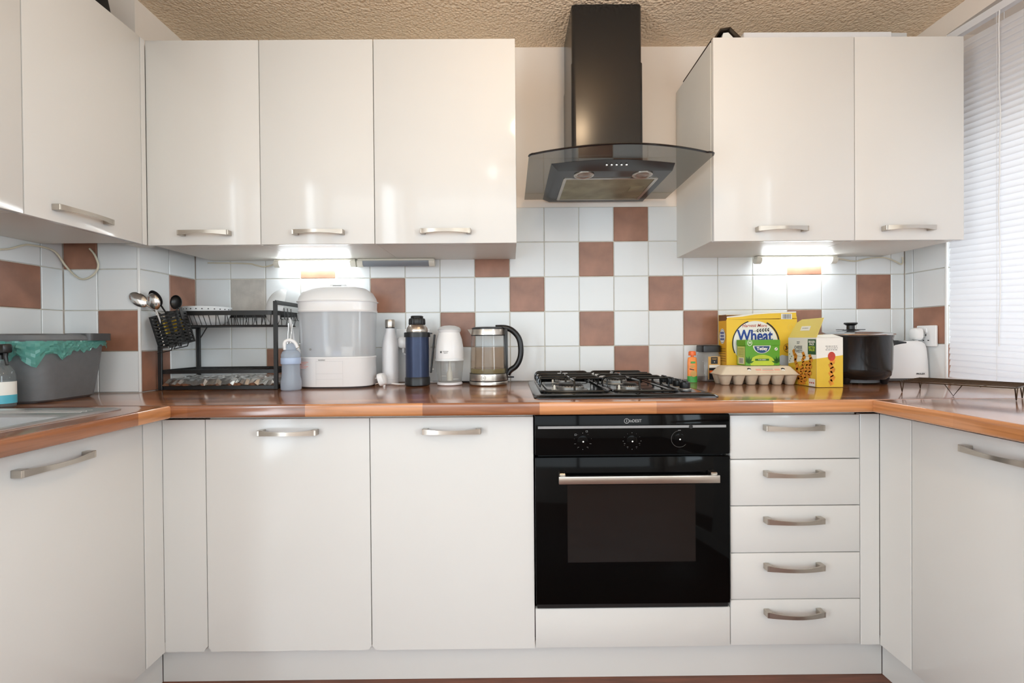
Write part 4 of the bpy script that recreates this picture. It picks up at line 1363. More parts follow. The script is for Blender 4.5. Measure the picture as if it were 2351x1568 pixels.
# white bowl standing on edge, plate behind
t = thing('serving_bowl', 'white bowl standing on edge at the end of the rack', 'bowl', (-0.930, -0.108, W + 0.317))
t.rotation_euler = (R(0), R(14), R(32))
B().rings([[(y, x, z) for x, y, z in r] for r in cup(0.078, 0.078, 0.055, 0.003, 40, 8)]).done('bowl_shell', 'ceramic', t)
# hanging utensils at the end of the rack
t = thing('dish_brush', 'white dish brush hanging from the rack hook', 'brush', (-0.876, -0.150, W + 0.275))
t.rotation_euler = (0, R(-7), R(10))
B().tube([(0, 0, 0.0), (0.001, 0, -0.03), (0.004, 0, -0.10), (0.005, 0, -0.125)], [0.005, 0.0065, 0.006, 0.008], 10).done('brush_handle', 'white', t)
B().lathe([(0.022, 0), (0.024, 0.006), (0.020, 0.014), (0, 0.016)], 28).done('brush_head', 'white', t, loc=(0.006, 0.002, -0.15), rot=(R(90), 0, R(20)))
B().lathe([(0.022, 0), (0.020, -0.022), (0, -0.022)], 24).done('bristles', 'blueprint', t, loc=(0.006, 0.004, -0.15), rot=(R(90), 0, R(20)))
for i, (yy, aa, bb, ln, sz, rz, lb_) in enumerate(((-0.068, 0.024, 0.030, 0.10, 0.145, 70, 'steel ladle hanging nearest the wall at the rack end'), (-0.190, 0.014, 0.022, 0.11, 0.120, 40, 'small steel spoon hanging beside the front rack post'), (-0.172, 0.016, 0.025, 0.12, 0.105, 55, 'steel measuring spoon hanging next to the dish brush'))):
    q = thing('hanging_spoon', lb_, 'spoon', (-0.866 - 0.004 * i, yy, W + sz), 0, 'utensils hanging from the rack hooks')
    q.rotation_euler = (0, R(180 + 4 * i), R(rz))
    B().rings(cup(aa, bb, 0.012, 0.0011)).done('spoon_bowl', 'chrome', q)
    B().tube([(0, -0.002, -bb + 0.003), (0, 0, -bb - ln * 0.5), (0, 0.002, -bb - ln)], [0.0028, 0.0025, 0.0036], 8).done('spoon_handle', 'chrome', q)

# ---- baby bottle
t = thing('baby_bottle', 'frosted blue baby bottle in front of the dish rack', 'bottle', (-0.8165, -0.268, W))
B().lathe([(0.0, 0.0005), (0.032, 0.0005), (0.0355, 0.004), (0.0362, 0.020), (0.0355, 0.036), (0.0315, 0.054), (0.0310, 0.098), (0, 0.098)], 40).done('bottle_body', 'frost_blue', t)
B().lathe([(0.0335, 0.098), (0.0345, 0.101), (0.0345, 0.119), (0.0335, 0.121), (0, 0.121)], 40).done('collar', 'bluering', t)
cp = B().lathe([(0.033, 0.1212), (0.0335, 0.132), (0.029, 0.143), (0.022, 0.149), (0.018, 0.150), (0.019, 0.156), (0.017, 0.166), (0.010, 0.173), (0, 0.175)], 36).done('cap', 'frost_blue', t)
B().tube(bez([(-0.015, -0.012, 0.150), (-0.018, -0.010, 0.176), (-0.004, -0.006, 0.186), (0.014, 0, 0.178), (0.023, 0.004, 0.158)], 5), 0.0065, 10).done('cap_loop', 'white', t)

# ---- steam steriliser
t = thing('steam_steriliser', 'white electric steam steriliser with clear tub and domed lid', 'steriliser', (-0.689, -0.130, W))
RXs, RYs = 0.146, 0.100
B().sup([(0.135, 0.090, 0.0), (0.139, 0.094, 0.006)], 2.9, 56).done('foot_ring', 'darkgrey', t)
base = B().sup([(0.142, 0.097, 0.006), (0.143, 0.098, 0.010), (0.141, 0.096, 0.110), (0.143, 0.098, 0.116), (0.141, 0.096, 0.120), (0.120, 0.080, 0.120)], 2.9, 56).done('base_unit', 'white', t)
B().sup([(0.1395, 0.0945, 0.1205), (0.1420, 0.097, 0.20), (0.1450, 0.0995, 0.298)], 2.9, 56, cap0=False, cap1=False).done('clear_tub', 'tub', t)
B().sup([(0.1475, 0.1020, 0.294), (0.1490, 0.1035, 0.299), (0.1465, 0.1010, 0.303), (0.1475, 0.1020, 0.334)], 2.9, 56, cap0=False, cap1=False).done('upper_tray', 'white', t)
lid = B().sup([(0.1520, 0.1060, 0.334), (0.1525, 0.1065, 0.337), (0.1480, 0.1020, 0.339), (0.1440, 0.099, 0.352), (0.132, 0.090, 0.373), (0.108, 0.072, 0.390), (0.070, 0.046, 0.3965), (0.03, 0.02, 0.397)], 2.9, 56).done('lid', 'white', t)
B().sup([(0.034, 0.016, 0.397), (0.032, 0.015, 0.407), (0.026, 0.012, 0.409)], 2.5, 32).done('lid_grip', 'white', lid)
B().box(-0.016, 0.018, -0.0165, -0.0150, 0.3995, 0.4030, 0.0005, 1).done('grip_slot', 'mid', lid)
fs = Face((0, -0.0975, 0), (1, 0, 0), (0, 0, 1))
pr(fs, [rect(-0.052, 0.052, 0.104, 0.1046), rect(0.050, 0.0506, 0.010, 0.104), rect(-0.052, -0.0514, 0.010, 0.104), rect(-0.052, 0.05, 0.056, 0.0566), rect(-0.052, 0.05, 0.035, 0.0356)], 'panel_line', 'faint', base, 4)
bars(fs, -0.030, 0.1080, 0.026, 2, 'maker_mark', 'mid', base, 4, 0.0016, 0.0026)
pr(Face((-0.103, -0.0925, 0), Vector((1, -0.13, 0)), (0, 0, 1)), [rect(-0.024, 0.022 - 0.008 * (i % 3), 0.100 - i * 0.0055, 0.1022 - i * 0.0055) for i in range(5)], 'warning_print', 'pinktext', base, 8)
pr(Face((0, -0.1010, 0), (1, 0, 0), (0, 0, 1)), [disc(-0.071, 0.150, 0.0045, n=14)], 'vent_plug', 'mid', t, 1)
# bits in the tub
for bx, bw, bh in ((-0.022, 0.011, 0.040), (0.040, 0.012, 0.040), (0.062, 0.013, 0.040)):
    B().box(bx - bw, bx + bw, -0.055, -0.045, 0.1205, 0.120 + bh, 0.003, 2).done('rack_finger', 'white', t)
B().lathe([(0.024, 0.1205), (0.024, 0.143), (0.020, 0.146), (0.012, 0.152), (0.008, 0.166), (0.006, 0.174), (0, 0.176)], 28, (0.008, -0.030, 0)).done('teat', 'frost_blue', t)
B().lathe([(0.0242, 0.121), (0.0245, 0.1435)], 28, (0.008, -0.030, 0), False, False).done('teat_ring', 'bluering', t)
B().lathe([(0.034, 0.1205), (0.034, 0.27), (0.030, 0.285)], 28, (-0.075, 0.0, 0), True, False).done('feeding_bottle', 'frost_blue', t)
B().sup([(0.006, 0.004, 0.1205), (0.006, 0.004, 0.29)], 2, 12, (0.055, 0.01, 0)).done('centre_post', 'white', t)

# ---- white bottle
t = thing('water_bottle', 'slim white insulated bottle with steel cap', 'bottle', (-0.5005, -0.062, W))
B().lathe([(0.0, 0.0005), (0.031, 0.0005), (0.0335, 0.004), (0.0338, 0.130), (0.0320, 0.165), (0.0265, 0.195), (0.0195, 0.218), (0.0185, 0.232), (0, 0.232)], 40).done('bottle_body', 'whitematt', t)
B().lathe([(0.0342, 0.020), (0.0342, 0.0208)], 40, cap0=False, cap1=False).done('base_seam', 'faint', t)
B().lathe([(0.0185, 0.2322), (0.0185, 0.2355)], 32).done('cap_seal', 'blackplastic', t)
B().lathe([(0.0198, 0.2356), (0.0203, 0.238), (0.0203, 0.262), (0.0185, 0.268), (0, 0.2685)], 36).done('screw_cap', 'steel', t)

# ---- navy flask
t = thing('vacuum_flask', 'navy blue vacuum flask with black cup lid and strap', 'flask', (-0.372, -0.140, W))
B().lathe([(0, 0.0005), (0.046, 0.0005), (0.0495, 0.004), (0.0495, 0.031), (0.047, 0.036), (0, 0.036)], 40).done('base_cap', 'blackplastic', t)
B().lathe([(0.0462, 0.036), (0.0462, 0.194), (0, 0.194)], 40).done('flask_body', 'navy', t)
cl = B().lathe([(0.0515, 0.194), (0.0515, 0.212), (0.046, 0.2135), (0, 0.2135)], 40).done('shoulder_ring', 'blackplastic', t)
B().box(0.045, 0.060, -0.008, 0.008, 0.206, 0.211, 0.001, 1).done('strap_lug', 'blackplastic', cl)
B().lathe([(0.0415, 0.2137), (0.0425, 0.219), (0.0405, 0.230), (0.033, 0.241), (0.031, 0.243), (0, 0.243)], 40).done('neck', 'steel', t)
b = B()
rs = []
for r_, z in ((0.0310, 0.2432), (0.0325, 0.247), (0.0320, 0.262), (0.030, 0.268), (0.0240, 0.270), (0.0250, 0.276), (0.022, 0.279), (0.002, 0.279)):
    rs.append([((r_ + (0.0008 if k % 2 else -0.0008) * (r_ > 0.026)) * math.cos(2 * PI * k / 48), (r_ + (0.0008 if k % 2 else -0.0008) * (r_ > 0.026)) * math.sin(2 * PI * k / 48), z) for k in range(48)])
b.rings(rs)
b.done('stopper', 'blackplastic', t)
b = B()
b.box(0.0520, 0.0580, -0.009, 0.009, 0.050, 0.205, 0.002, 1, Matrix.Rotation(R(6), 3, 'Y'), (0.055, 0, 0.06))
b.done('carry_strap', 'blackplastic', t)

# ---- mini chopper
t = thing('mini_chopper', 'white mini food chopper with ribbed glass bowl', 'chopper', (-0.2465, -0.112, W))
B().lathe([(0, 0.0005), (0.048, 0.0005), (0.0515, 0.003), (0.0505, 0.009), (0.047, 0.0115), (0, 0.0115)], 40).done('rubber_base', 'whitematt', t)
rs = []
for r_, z in ((0.0455, 0.0120), (0.0480, 0.020), (0.0525, 0.060), (0.0560, 0.098)):
    rs.append([((r_ + 0.0010 * math.cos(24 * 2 * PI * k / 96) * (0.02 < z < 0.09)) * math.cos(2 * PI * k / 96), (r_ + 0.0010 * math.cos(24 * 2 * PI * k / 96) * (0.02 < z < 0.09)) * math.sin(2 * PI * k / 96), z) for k in range(96)])
B().rings(rs, True, False).done('glass_bowl', 'jar', t)
B().lathe([(0.0585, 0.098), (0.0595, 0.101), (0.058, 0.107), (0, 0.107)], 40).done('bowl_lid', 'ceramic', t)
mb = B().lathe([(0.0565, 0.1072), (0.0572, 0.118), (0.0560, 0.150), (0.0505, 0.185), (0.0435, 0.206), (0.0425, 0.212), (0.0455, 0.217), (0.0470, 0.221), (0, 0.221)], 44).done('motor_body', 'white', t)
B().lathe([(0.0465, 0.2212), (0.0470, 0.225), (0.039, 0.234), (0.022, 0.2395), (0, 0.241)], 40).done('press_button', 'faint', t)
B().lathe([(0.012, 0.016), (0.012, 0.050), (0.008, 0.056), (0.0065, 0.072), (0.004, 0.075), (0.004, 0.097)], 20).done('blade_stem', 'ivory', t)
B().box(0.010, 0.036, -0.003, 0.003, 0.022, 0.0232).box(-0.036, -0.010, -0.003, 0.003, 0.034, 0.0352).done('blade', 'steel', t)
th = R(-118)
fs = Face((0.0578 * math.cos(th), 0.0578 * math.sin(th), 0.134), (-math.sin(th), math.cos(th), 0), (0, 0, 1))
star = [((0.0058 if k % 2 == 0 else 0.0026) * math.sin(2 * PI * k / 10), (0.0058 if k % 2 == 0 else 0.0026) * math.cos(2 * PI * k / 10)) for k in range(10)]
pr(fs, [star], 'star_emblem', 'blackprint', mb, 3)
th = R(-98)
fs = Face((0.0578 * math.cos(th), 0.0578 * math.sin(th), 0.134), (-math.sin(th), math.cos(th), 0), (0, 0, 1))
words(fs, 'tommee\ntippee', 0.0, 0.0, 0.0065, 'lettering', 'mid', mb, 3, 0.0001)
tag(B().tube(bez([(-0.318, -0.110, W + 0.075), (-0.330, -0.125, W + 0.072), (-0.338, -0.130, W + 0.060), (-0.328, -0.128, W + 0.048), (-0.324, -0.124, W + 0.060), (-0.314, -0.112, W + 0.064)], 5), 0.004, 8).done('chopper_cable', 'white'),
    'short white cable bundle beside the chopper bowl', 'cable')

# ---- glass kettle
t = thing('electric_kettle', 'glass and steel electric kettle with black loop handle', 'kettle', (-0.0885, -0.118, W))
B().lathe([(0, 0.0005), (0.074, 0.0005), (0.0775, 0.004), (0.0775, 0.012), (0.0765, 0.0155), (0, 0.0155)], 48).done('power_base', 'steel', t)
B().lathe([(0.0768, 0.0156), (0.0768, 0.0195), (0, 0.0195)], 48).done('base_gap', 'blackplastic', t)
sb = B().lathe([(0.0770, 0.0196), (0.0775, 0.023), (0.0760, 0.0455), (0, 0.0455)], 48).done('steel_band', 'steel', t)
B().lathe([(0.0762, 0.0456), (0.0762, 0.0485)], 48, cap0=False, cap1=False).done('band_seal', 'blackplastic', t)
B().lathe([(0.0748, 0.0470), (0.0740, 0.100), (0.0715, 0.150), (0.0680, 0.199)], 48, cap0=False, cap1=False).done('glass_body', 'clear', t)
B().lathe([(0, 0.0475), (0.0725, 0.0475), (0.0722, 0.066), (0, 0.066)], 40).done('limescale_layer', 'scale', t)
B().lathe([(0, 0.0665), (0.0722, 0.0665), (0.0712, 0.110), (0.0690, 0.152), (0, 0.152)], 40).done('water', 'water', t)
ub = B().lathe([(0.0688, 0.199), (0.0690, 0.202), (0.0655, 0.2235), (0, 0.2235)], 48).done('upper_band', 'steel', t)
B().lathe([(0.0692, 0.1975), (0.0692, 0.2010)], 48, cap0=False, cap1=False).done('band_seal', 'blackplastic', t)
B().lathe([(0.0665, 0.2237), (0.0665, 0.228), (0.058, 0.2325), (0, 0.233)], 48).done('lid', 'blackplastic', t)
B().rings([[(-0.060, -0.014, 0.2235), (-0.060, 0.014, 0.2235), (-0.064, 0.014, 0.196), (-0.064, -0.014, 0.196)], [(-0.083, -0.003, 0.2235), (-0.083, 0.003, 0.2235), (-0.080, 0.003, 0.2175), (-0.080, -0.003, 0.2175)]]).done('spout', 'steel', t)
hp = bez([(0.030, 0, 0.2295), (0.070, 0, 0.2290), (0.100, 0, 0.216), (0.124, 0, 0.186), (0.132, 0, 0.145), (0.128, 0, 0.105), (0.112, 0, 0.074), (0.088, 0, 0.056), (0.077, 0, 0.040)], 5)
rs = []
for i, p_ in enumerate(hp):
    q_ = hp[min(i + 1, len(hp) - 1)] - hp[max(i - 1, 0)]
    q_.normalize()
    n_ = Vector((q_.z, 0, -q_.x))
    wd, hh = 0.0135, 0.0115
    rs.append([tuple(p_ + Vector((0, wd * math.cos(2 * PI * k / 12), 0)) + n_ * hh * math.sin(2 * PI * k / 12)) for k in range(12)])
B().rings(rs).done('loop_handle', 'blackplastic', t)
B().box(0.062, 0.079, -0.014, 0.014, 0.016, 0.226, 0.004, 2).done('handle_spine', 'blackplastic', t)
B().box(0.072, 0.104, -0.006, 0.006, 0.0265, 0.0320, 0.002, 1).done('power_switch', 'blackplastic', t)
fs = Face((-0.017, -0.0763, 0.0325), (0.98, -0.2, 0), (0, 0, 1))
pr(fs, ringp(0, 0, 0.0088, 0.0098, n=24), 'badge_outline', 'mid', sb, 4)
bars(fs, 0, -0.001, 0.013, 2, 'maker_mark', 'mid', sb, 4)

# ---- orange pouch
t = thing('food_pouch', 'small orange food pouch with a screw cap behind the hob', 'pouch', (0.7445, -0.105, W), R(-4))
B().rings([[(hw * math.cos(2 * PI * k / 24), hd * math.sin(2 * PI * k / 24), z) for k in range(24)] for hw, hd, z in ((0.019, 0.011, 0.0005), (0.0195, 0.010, 0.010), (0.0190, 0.009, 0.080), (0.0175, 0.004, 0.100), (0.012, 0.003, 0.104))]).done('pouch_body', 'orange', t)
B().rings([[(hw * math.cos(2 * PI * k / 24), hd * math.sin(2 * PI * k / 24), z) for k in range(24)] for hw, hd, z in ((0.0194, 0.0114, 0.0006), (0.0200, 0.0106, 0.010), (0.0198, 0.0104, 0.026))], False, False).done('green_base_band', 'pouchgreen', t)
fs = Face((0, -0.0108, 0), (1, 0, 0), (0, 0, 1))
pr(fs, [disc(0.002, 0.036, 0.012, 0.013, 20), disc(-0.002, 0.066, 0.010, 0.006, 16)], 'fruit_print', 'amber', t, 2)
pr(fs, [rect(-0.009, 0.009, 0.078, 0.086)], 'badge_print', 'pouchgreen', t, 2)
pr(fs, [[(-0.014, 0.054), (0.004, 0.050), (0.004, 0.053), (-0.014, 0.058)]], 'name_print', 'blackprint', t, 3)
B().lathe([(0.006, 0.104), (0.006, 0.110), (0.0145, 0.1102), (0.0150, 0.114), (0.0140, 0.125), (0.011, 0.128), (0, 0.128)], 24).done('screw_cap', 'orangecap', t)

# ---- coffee jar
t = thing('coffee_jar', 'square glass coffee jar with black lid and amber label', 'jar', (0.8340, -0.052, W))
B().sup([(0.037, 0.037, 0.0005), (0.0395, 0.0395, 0.004), (0.0395, 0.0395, 0.105), (0.035, 0.035, 0.116), (0.034, 0.034, 0.122)], 4.5, 44).done('jar_body', 'jar', t)
B().sup([(0.036, 0.036, 0.003), (0.037, 0.037, 0.010), (0.037, 0.037, 0.018)], 4.5, 40).done('coffee_granules', 'coffee', t)
B().sup([(0.0405, 0.0405, 0.1225), (0.0410, 0.0410, 0.126), (0.0400, 0.0400, 0.148), (0.038, 0.038, 0.1505)], 5, 44).done('lid', 'blackplastic', t)
fs = Face((0.006, -0.0400, 0), (1, 0, 0), (0, 0, 1))
lb_ = pr(fs, [rect(-0.024, 0.026, 0.010, 0.104)], 'label', 'amber', t, 1)
pr(fs, [rect(-0.013, 0.015, 0.074, 0.102), rect(-0.021, 0.023, 0.010, 0.058)], 'label_dark_panel', 'blackprint', t, 2)
pr(fs, [rect(-0.020, 0.022, 0.058, 0.070)], 'label_white_panel', 'paper', t, 3)
pr(fs, [rect(-0.019, 0.021, 0.036, 0.047)], 'label_orange_panel', 'orangecap', t, 3)
bars(fs, 0.001, 0.0935, 0.020, 2, 'maker_mark', 'amber', t, 4)
words(fs, '4', 0.001, 0.082, 0.009, 'lettering', 'paper', t, 4)
pr(fs, ringp(0.001, 0.022, 0.0040, 0.0055, n=18), 'seal_print', 'paper', t, 4)

# ---- cereal box
CW2, CH, CD = 0.1435, 0.255, 0.072
t = thing('cereal_box', 'yellow wheat biscuit cereal box with torn open top', 'cereal box', (1.0225, -0.120, W))
b = B()
th_ = 0.0012
b.box(-CW2, CW2, 0, th_, 0.0005, CH)
b.box(-CW2, CW2, CD - th_, CD, 0.0005, CH + 0.022)
b.box(CW2 - th_, CW2, th_, CD - th_, 0.0005, CH + 0.010)
b.box(-CW2, CW2, 0, CD, 0.0005, 0.0016)
b.done('carton', 'yellow', t, smooth=0)
B().box(-CW2, -CW2 + th_, th_, CD - th_, 0.0005, CH).done('side_panel', 'yelloworange', t, smooth=0)
b = B()
b.prism([(-CW2 + 0.001, CH), (CW2 - 0.002, CH + 0.004), (CW2 - 0.004, CH + 0.027), (0.03, CH + 0.024), (-0.03, CH + 0.020), (-0.08, CH + 0.012), (-CW2 + 0.003, CH + 0.008)], 'xz', -0.0002, 0.0010)
b.done('front_flap', 'yellow', t, smooth=0)
b = B()
b.prism([(-CW2 + 0.001, CH + 0.0076), (-0.08, CH + 0.0116), (-0.03, CH + 0.0196), (0.03, CH + 0.0236), (CW2 - 0.004, CH + 0.0266), (CW2 - 0.004, CH + 0.031), (0.05, CH + 0.029), (-0.02, CH + 0.026), (-0.09, CH + 0.017), (-CW2 + 0.002, CH + 0.012)], 'xz', -0.0006, 0.0014)
b.done('torn_edge', 'paper', t, smooth=0)
B().box(-CW2 + 0.001, CW2 - 0.03, CD - 0.003, CD - 0.0014, CH - 0.02, CH + 0.021).done('back_flap', 'kraft', t, smooth=0)
B().box(-CW2 - 0.0004, -CW2 + 0.0008, 0.004, CD - 0.004, CH - 0.004, CH + 0.020).done('side_flap', 'kraft', t, smooth=0)
f1 = Face((0, 0, 0), (1, 0, 0), (0, 0, 1))
CC = (-0.0265, 0.158)
pr(f1, [disc(CC[0], CC[1], 0.0905, n=56)], 'white_disc_print', 'paper', t, 2)
pr(f1, ringp(CC[0], CC[1], 0.0905, 0.0950, 205, 108, 30) + ringp(CC[0] + 0.002, CC[1], 0.0905, 0.0965, 62, -70, 40), 'ring_print', 'blackprint', t, 3)
words(f1, 'Harvest Morn', CC[0] - 0.004, 0.2300, 0.0185, 'lettering', 'redprint', t, 4, 0.0002, 0.25, 0.100, bend=-0.6 * -1)
words(f1, 'Wheat', CC[0] - 0.002, 0.187, 0.064, 'lettering', 'blueprint', t, 4, 0.0018, 0.0, 0.146)
leaves = []
for i in range(5):
    for s in (1, -1):
        cx_, cy_ = CC[0] + 0.004 + i * 0.0108, 0.2095 + i * 0.0008
        a = R(38 * s)
        L_ = 0.0125
        ux, uy = math.cos(a), math.sin(a)
        leaves.append([(cx_, cy_), (cx_ + ux * L_ * .5 - uy * 0.0026, cy_ + uy * L_ * .5 + ux * 0.0026), (cx_ + ux * L_, cy_ + uy * L_), (cx_ + ux * L_ * .5 + uy * 0.0026, cy_ + uy * L_ * .5 - ux * 0.0026)])
leaves.append([(CC[0] - 0.012, 0.2060), (CC[0] + 0.058, 0.2120), (CC[0] + 0.058, 0.2132), (CC[0] - 0.012, 0.2075)])
pr(f1, leaves, 'wheat_ear_print', 'blackprint', t, 5)
pr(f1, [disc(0.1045, 0.138, 0.0165, n=28)], 'count_disc_print', 'yelloworange', t, 3)
pr(f1, ringp(0.1045, 0.138, 0.0160, 0.0172, n=28), 'count_ring_print', 'darkgreen', t, 4)
words(f1, '36', 0.1045, 0.138, 0.022, 'lettering', 'blackprint', t, 5, 0.0005)
pr(f1, [rect(0.078, 0.122, 0.255, 0.277)], 'barcode_panel', 'paper', t, 5)
pr(f1, [rect(0.084 + x, 0.084 + x + w_, 0.2565, 0.275) for x, w_ in ((0, .0012), (.003, .0006), (.005, .002), (.0085, .001), (.011, .0025), (.015, .001), (.018, .002), (.0215, .0008), (.024, .0022), (.028, .001), (.031, .002))], 'barcode_print', 'blackprint', t, 6)
pr(f1, ringp(0.117, 0.222, 0.0105, 0.0112, n=24), 'seal_print', 'flapyellow', t, 4)
bowl = [(0.062, 0.098)] + [(0.084 + 0.010 * math.cos(R(a)), 0.104 + 0.006 * math.sin(R(a))) for a in (150, 100, 40)] + [(0.142, 0.098), (0.142, 0.020), (0.112, 0.012), (0.086, 0.026), (0.072, 0.060)]
pr(f1, [bowl], 'milk_bowl_print', 'bowlprint', t, 2)
pr(f1, [[(0.050, 0.015), (0.052, 0.070), (0.064, 0.082), (0.078, 0.066), (0.074, 0.046), (0.088, 0.024), (0.135, 0.010), (0.14, 0.004), (0.06, 0.004)]], 'biscuit_print', 'brownprint', t, 3)
f2 = Face((-CW2, CD / 2, 0), (0, -1, 0), (0, 0, 1))
pr(f2, [disc(0, 0.188, 0.026, 0.031, 28)], 'side_disc_print', 'paper', t, 2)
pr(f2, ringp(0, 0.188, 0.0265, 0.0280, n=28), 'side_ring_print', 'blackprint', t, 3)
bars(f2, 0.0, 0.184, 0.034, 3, 'side_name_print', 'blueprint', t, 4, 0.009, 0.013)
pr(f2, [rect(-0.028, 0.028, z, z + 0.002) for z in (0.020, 0.030, 0.040, 0.050, 0.060, 0.085, 0.095, 0.105, 0.115, 0.125, 0.135)], 'nutrition_print', 'kraft', t, 2)

# ---- egg carton
t = thing('egg_carton', 'beige pulp egg carton with printed lid', 'egg carton', (0.9545, -0.1835, W), R(-3))
EW, ED = 0.146, 0.056
lower = []
for i in range(6):
    for j in range(2):
        cx_, cy_ = -EW + 0.0245 + i * (2 * EW - 0.049) / 5, -ED + 0.028 + j * (2 * ED - 0.056)
        B().sup([(0.0125, 0.0135, 0.0005), (0.0145, 0.0155, 0.003), (0.0215, 0.0235, 0.028), (0.0240, 0.0268, 0.0375)], 3.0, 20, (cx_, cy_, 0)).done('egg_cup', 'card', t)
B().rings([[(x, y, z) for x, y in rrect(-EW - q, EW + q, -ED - q, ED + q, 0.010, 3)] for q, z in ((-0.001, 0.0368), (0.003, 0.0385), (0.003, 0.0400), (0.0, 0.0405))]).done('flange', 'card', t)
lidp = B().rings([[(x, y, z) for x, y in rrect(-EW - qx, EW + qx, -ED - qy, ED + qy, 0.012, 3)] for qx, qy, z in ((0.001, 0.001, 0.0407), (-0.004, -0.002, 0.046), (-0.022, -0.016, 0.069), (-0.027, -0.020, 0.0715))]).done('carton_lid', 'cardlid', t)
fz = Face((0, -ED + 0.0025, 0.0462), (1, 0, 0), (0, 0.0140, 0.0230))
pr(fz, [rect(-0.012, 0.072, 0.0015, 0.0025), rect(-0.014, 0.006, 0.010, 0.018), rect(0.056, 0.076, 0.010, 0.018), rect(0.010, 0.052, 0.009, 0.013)], 'faded_print', 'pinkprint', lidp, 3)
pr(fz, [rect(0.012, 0.050, 0.016, 0.0175)], 'text_line_print', 'mid', lidp, 3)
for cx_ in (-0.038, 0.088):
    pr(fz, [[(cx_ - 0.007, 0.014), (cx_ - 0.007, 0.020), (cx_, 0.022), (cx_ + 0.007, 0.019), (cx_ + 0.007, 0.013), (cx_, 0.016)]], 'vent_slot', 'blackprint', lidp, 3)
    pr(fz, [[(cx_ - 0.006, 0.009), (cx_ - 0.006, 0.015), (cx_, 0.0165), (cx_ + 0.006, 0.0145), (cx_ + 0.006, 0.008), (cx_, 0.010)]], 'vent_tab', 'paper', lidp, 4)

# ---- tea box standing on the egg carton
t = thing('tea_box', 'green tea bag box standing on the egg carton', 'tea box', (0.9815, -0.166, W + 0.0725))
TWd, TDp, TH = 0.0665, 0.034, 0.100
B().box(-TWd, TWd, -TDp, TDp, 0, TH - 0.022, 0.0008, 1).done('box_body', 'green', t)
B().box(-TWd - 0.0012, TWd + 0.0012, -TDp - 0.0012, TDp + 0.0012, TH - 0.022, TH, 0.0008, 1).done('box_lid', 'green', t)
f1 = Face((0, -TDp, 0), (1, 0, 0), (0, 0, 1))
pr(f1, [disc(-0.002, 0.012, 0.048, 0.030, 40)[:21] + [(-0.05, 0.012), (-0.046, 0.001), (0.042, 0.001)]], 'glow_print', 'lime', t, 1)
pr(f1, [[(x * 1.12 - 0.002 * 0 , y) for x, y in ([(-0.0335, 0.0775), (0.0275, 0.0775)] + [(-0.003 + 0.0305 * math.cos(R(a)), 0.0765 - 0.0295 * math.sin(R(a))) for a in range(0, 181, 12)])]], 'badge_white_print', 'paper', t, 2)
pr(f1, [[(-0.0335, 0.0755), (0.0270, 0.0755)] + [(-0.0032 + 0.0300 * math.cos(R(a)), 0.0750 - 0.0265 * math.sin(R(a))) for a in range(0, 181, 12)]], 'badge_blue_print', 'teablue', t, 3)
words(f1, 'Tetley', -0.003, 0.0655, 0.0175, 'lettering', 'paper', t, 4, 0.0006, 0.0, 0.042)
words(f1, 'GREEN TEA', -0.003, 0.0330, 0.0075, 'lettering', 'lime', t, 4, 0.0001)
pr(f1, [rect(-0.030, 0.024, 0.0185, 0.0265)], 'stripe_print', 'leafgreen', t, 3)
words(f1, 'PURE GREEN', -0.003, 0.0225, 0.0052, 'lettering', 'paper', t, 4, 0.0001)
for sx in (-1, 1):
    lf = []
    for k in range(5):
        a = R(20 + k * 30)
        ox, oy = sx * 0.056, 0.008
        ux, uy = -sx * math.cos(a) * 0.024, math.sin(a) * 0.030
        lf.append([(ox, oy), (ox + ux * .5 - uy * .16, oy + uy * .5 + ux * .16), (ox + ux, oy + uy), (ox + ux * .5 + uy * .16, oy + uy * .5 - ux * .16)])
    pr(f1, [[(max(-TWd + 0.0008, min(TWd - 0.0008, x)), max(0.001, y)) for x, y in p_] for p_ in lf], 'leaf_print', 'leafgreen', t, 2)
pr(f1, [disc(0.052, 0.064, 0.0062, n=20)], 'seal_print', 'paper', t, 3)
pr(f1, [[(0.0485, 0.0615), (0.054, 0.0680), (0.0555, 0.0665), (0.050, 0.0600)]], 'seal_frog_print', 'blackprint', t, 4)
f3 = Face((0, -TDp - 0.0012, 0), (1, 0, 0), (0, 0, 1))
pr(f3, [disc(-0.051, 0.088, 0.0095, 0.0115, 20)], 'count_outline_print', 'paper', t, 1)
pr(f3, [disc(-0.051, 0.0885, 0.0078, 0.0098, 20)], 'count_disc_print', 'green', t, 2)
words(f3, '50', -0.051, 0.089, 0.010, 'lettering', 'paper', t, 3, 0.0003)
f2 = Face((-TWd, 0, 0), (0, -1, 0), (0, 0, 1))
pr(f2, [rect(-0.029, 0.029, 0.004, 0.074)], 'side_panel_print', 'palelime', t, 1)
pr(f2, [rect(-0.018, 0.020, 0.006, 0.030)], 'barcode_panel', 'paper', t, 2)
pr(f2, [rect(-0.015 + x, -0.015 + x + w_, 0.008, 0.028) for x, w_ in ((0, .002), (.004, .001), (.007, .003), (.012, .001), (.016, .003), (.021, .002), (.026, .003))], 'barcode_print', 'blackprint', t, 3)
pr(f2, [rect(-0.024, 0.022, z, z + 0.0012) for z in (0.036, 0.042, 0.048, 0.054, 0.060, 0.066)], 'text_line_print', 'leafgreen', t, 3)

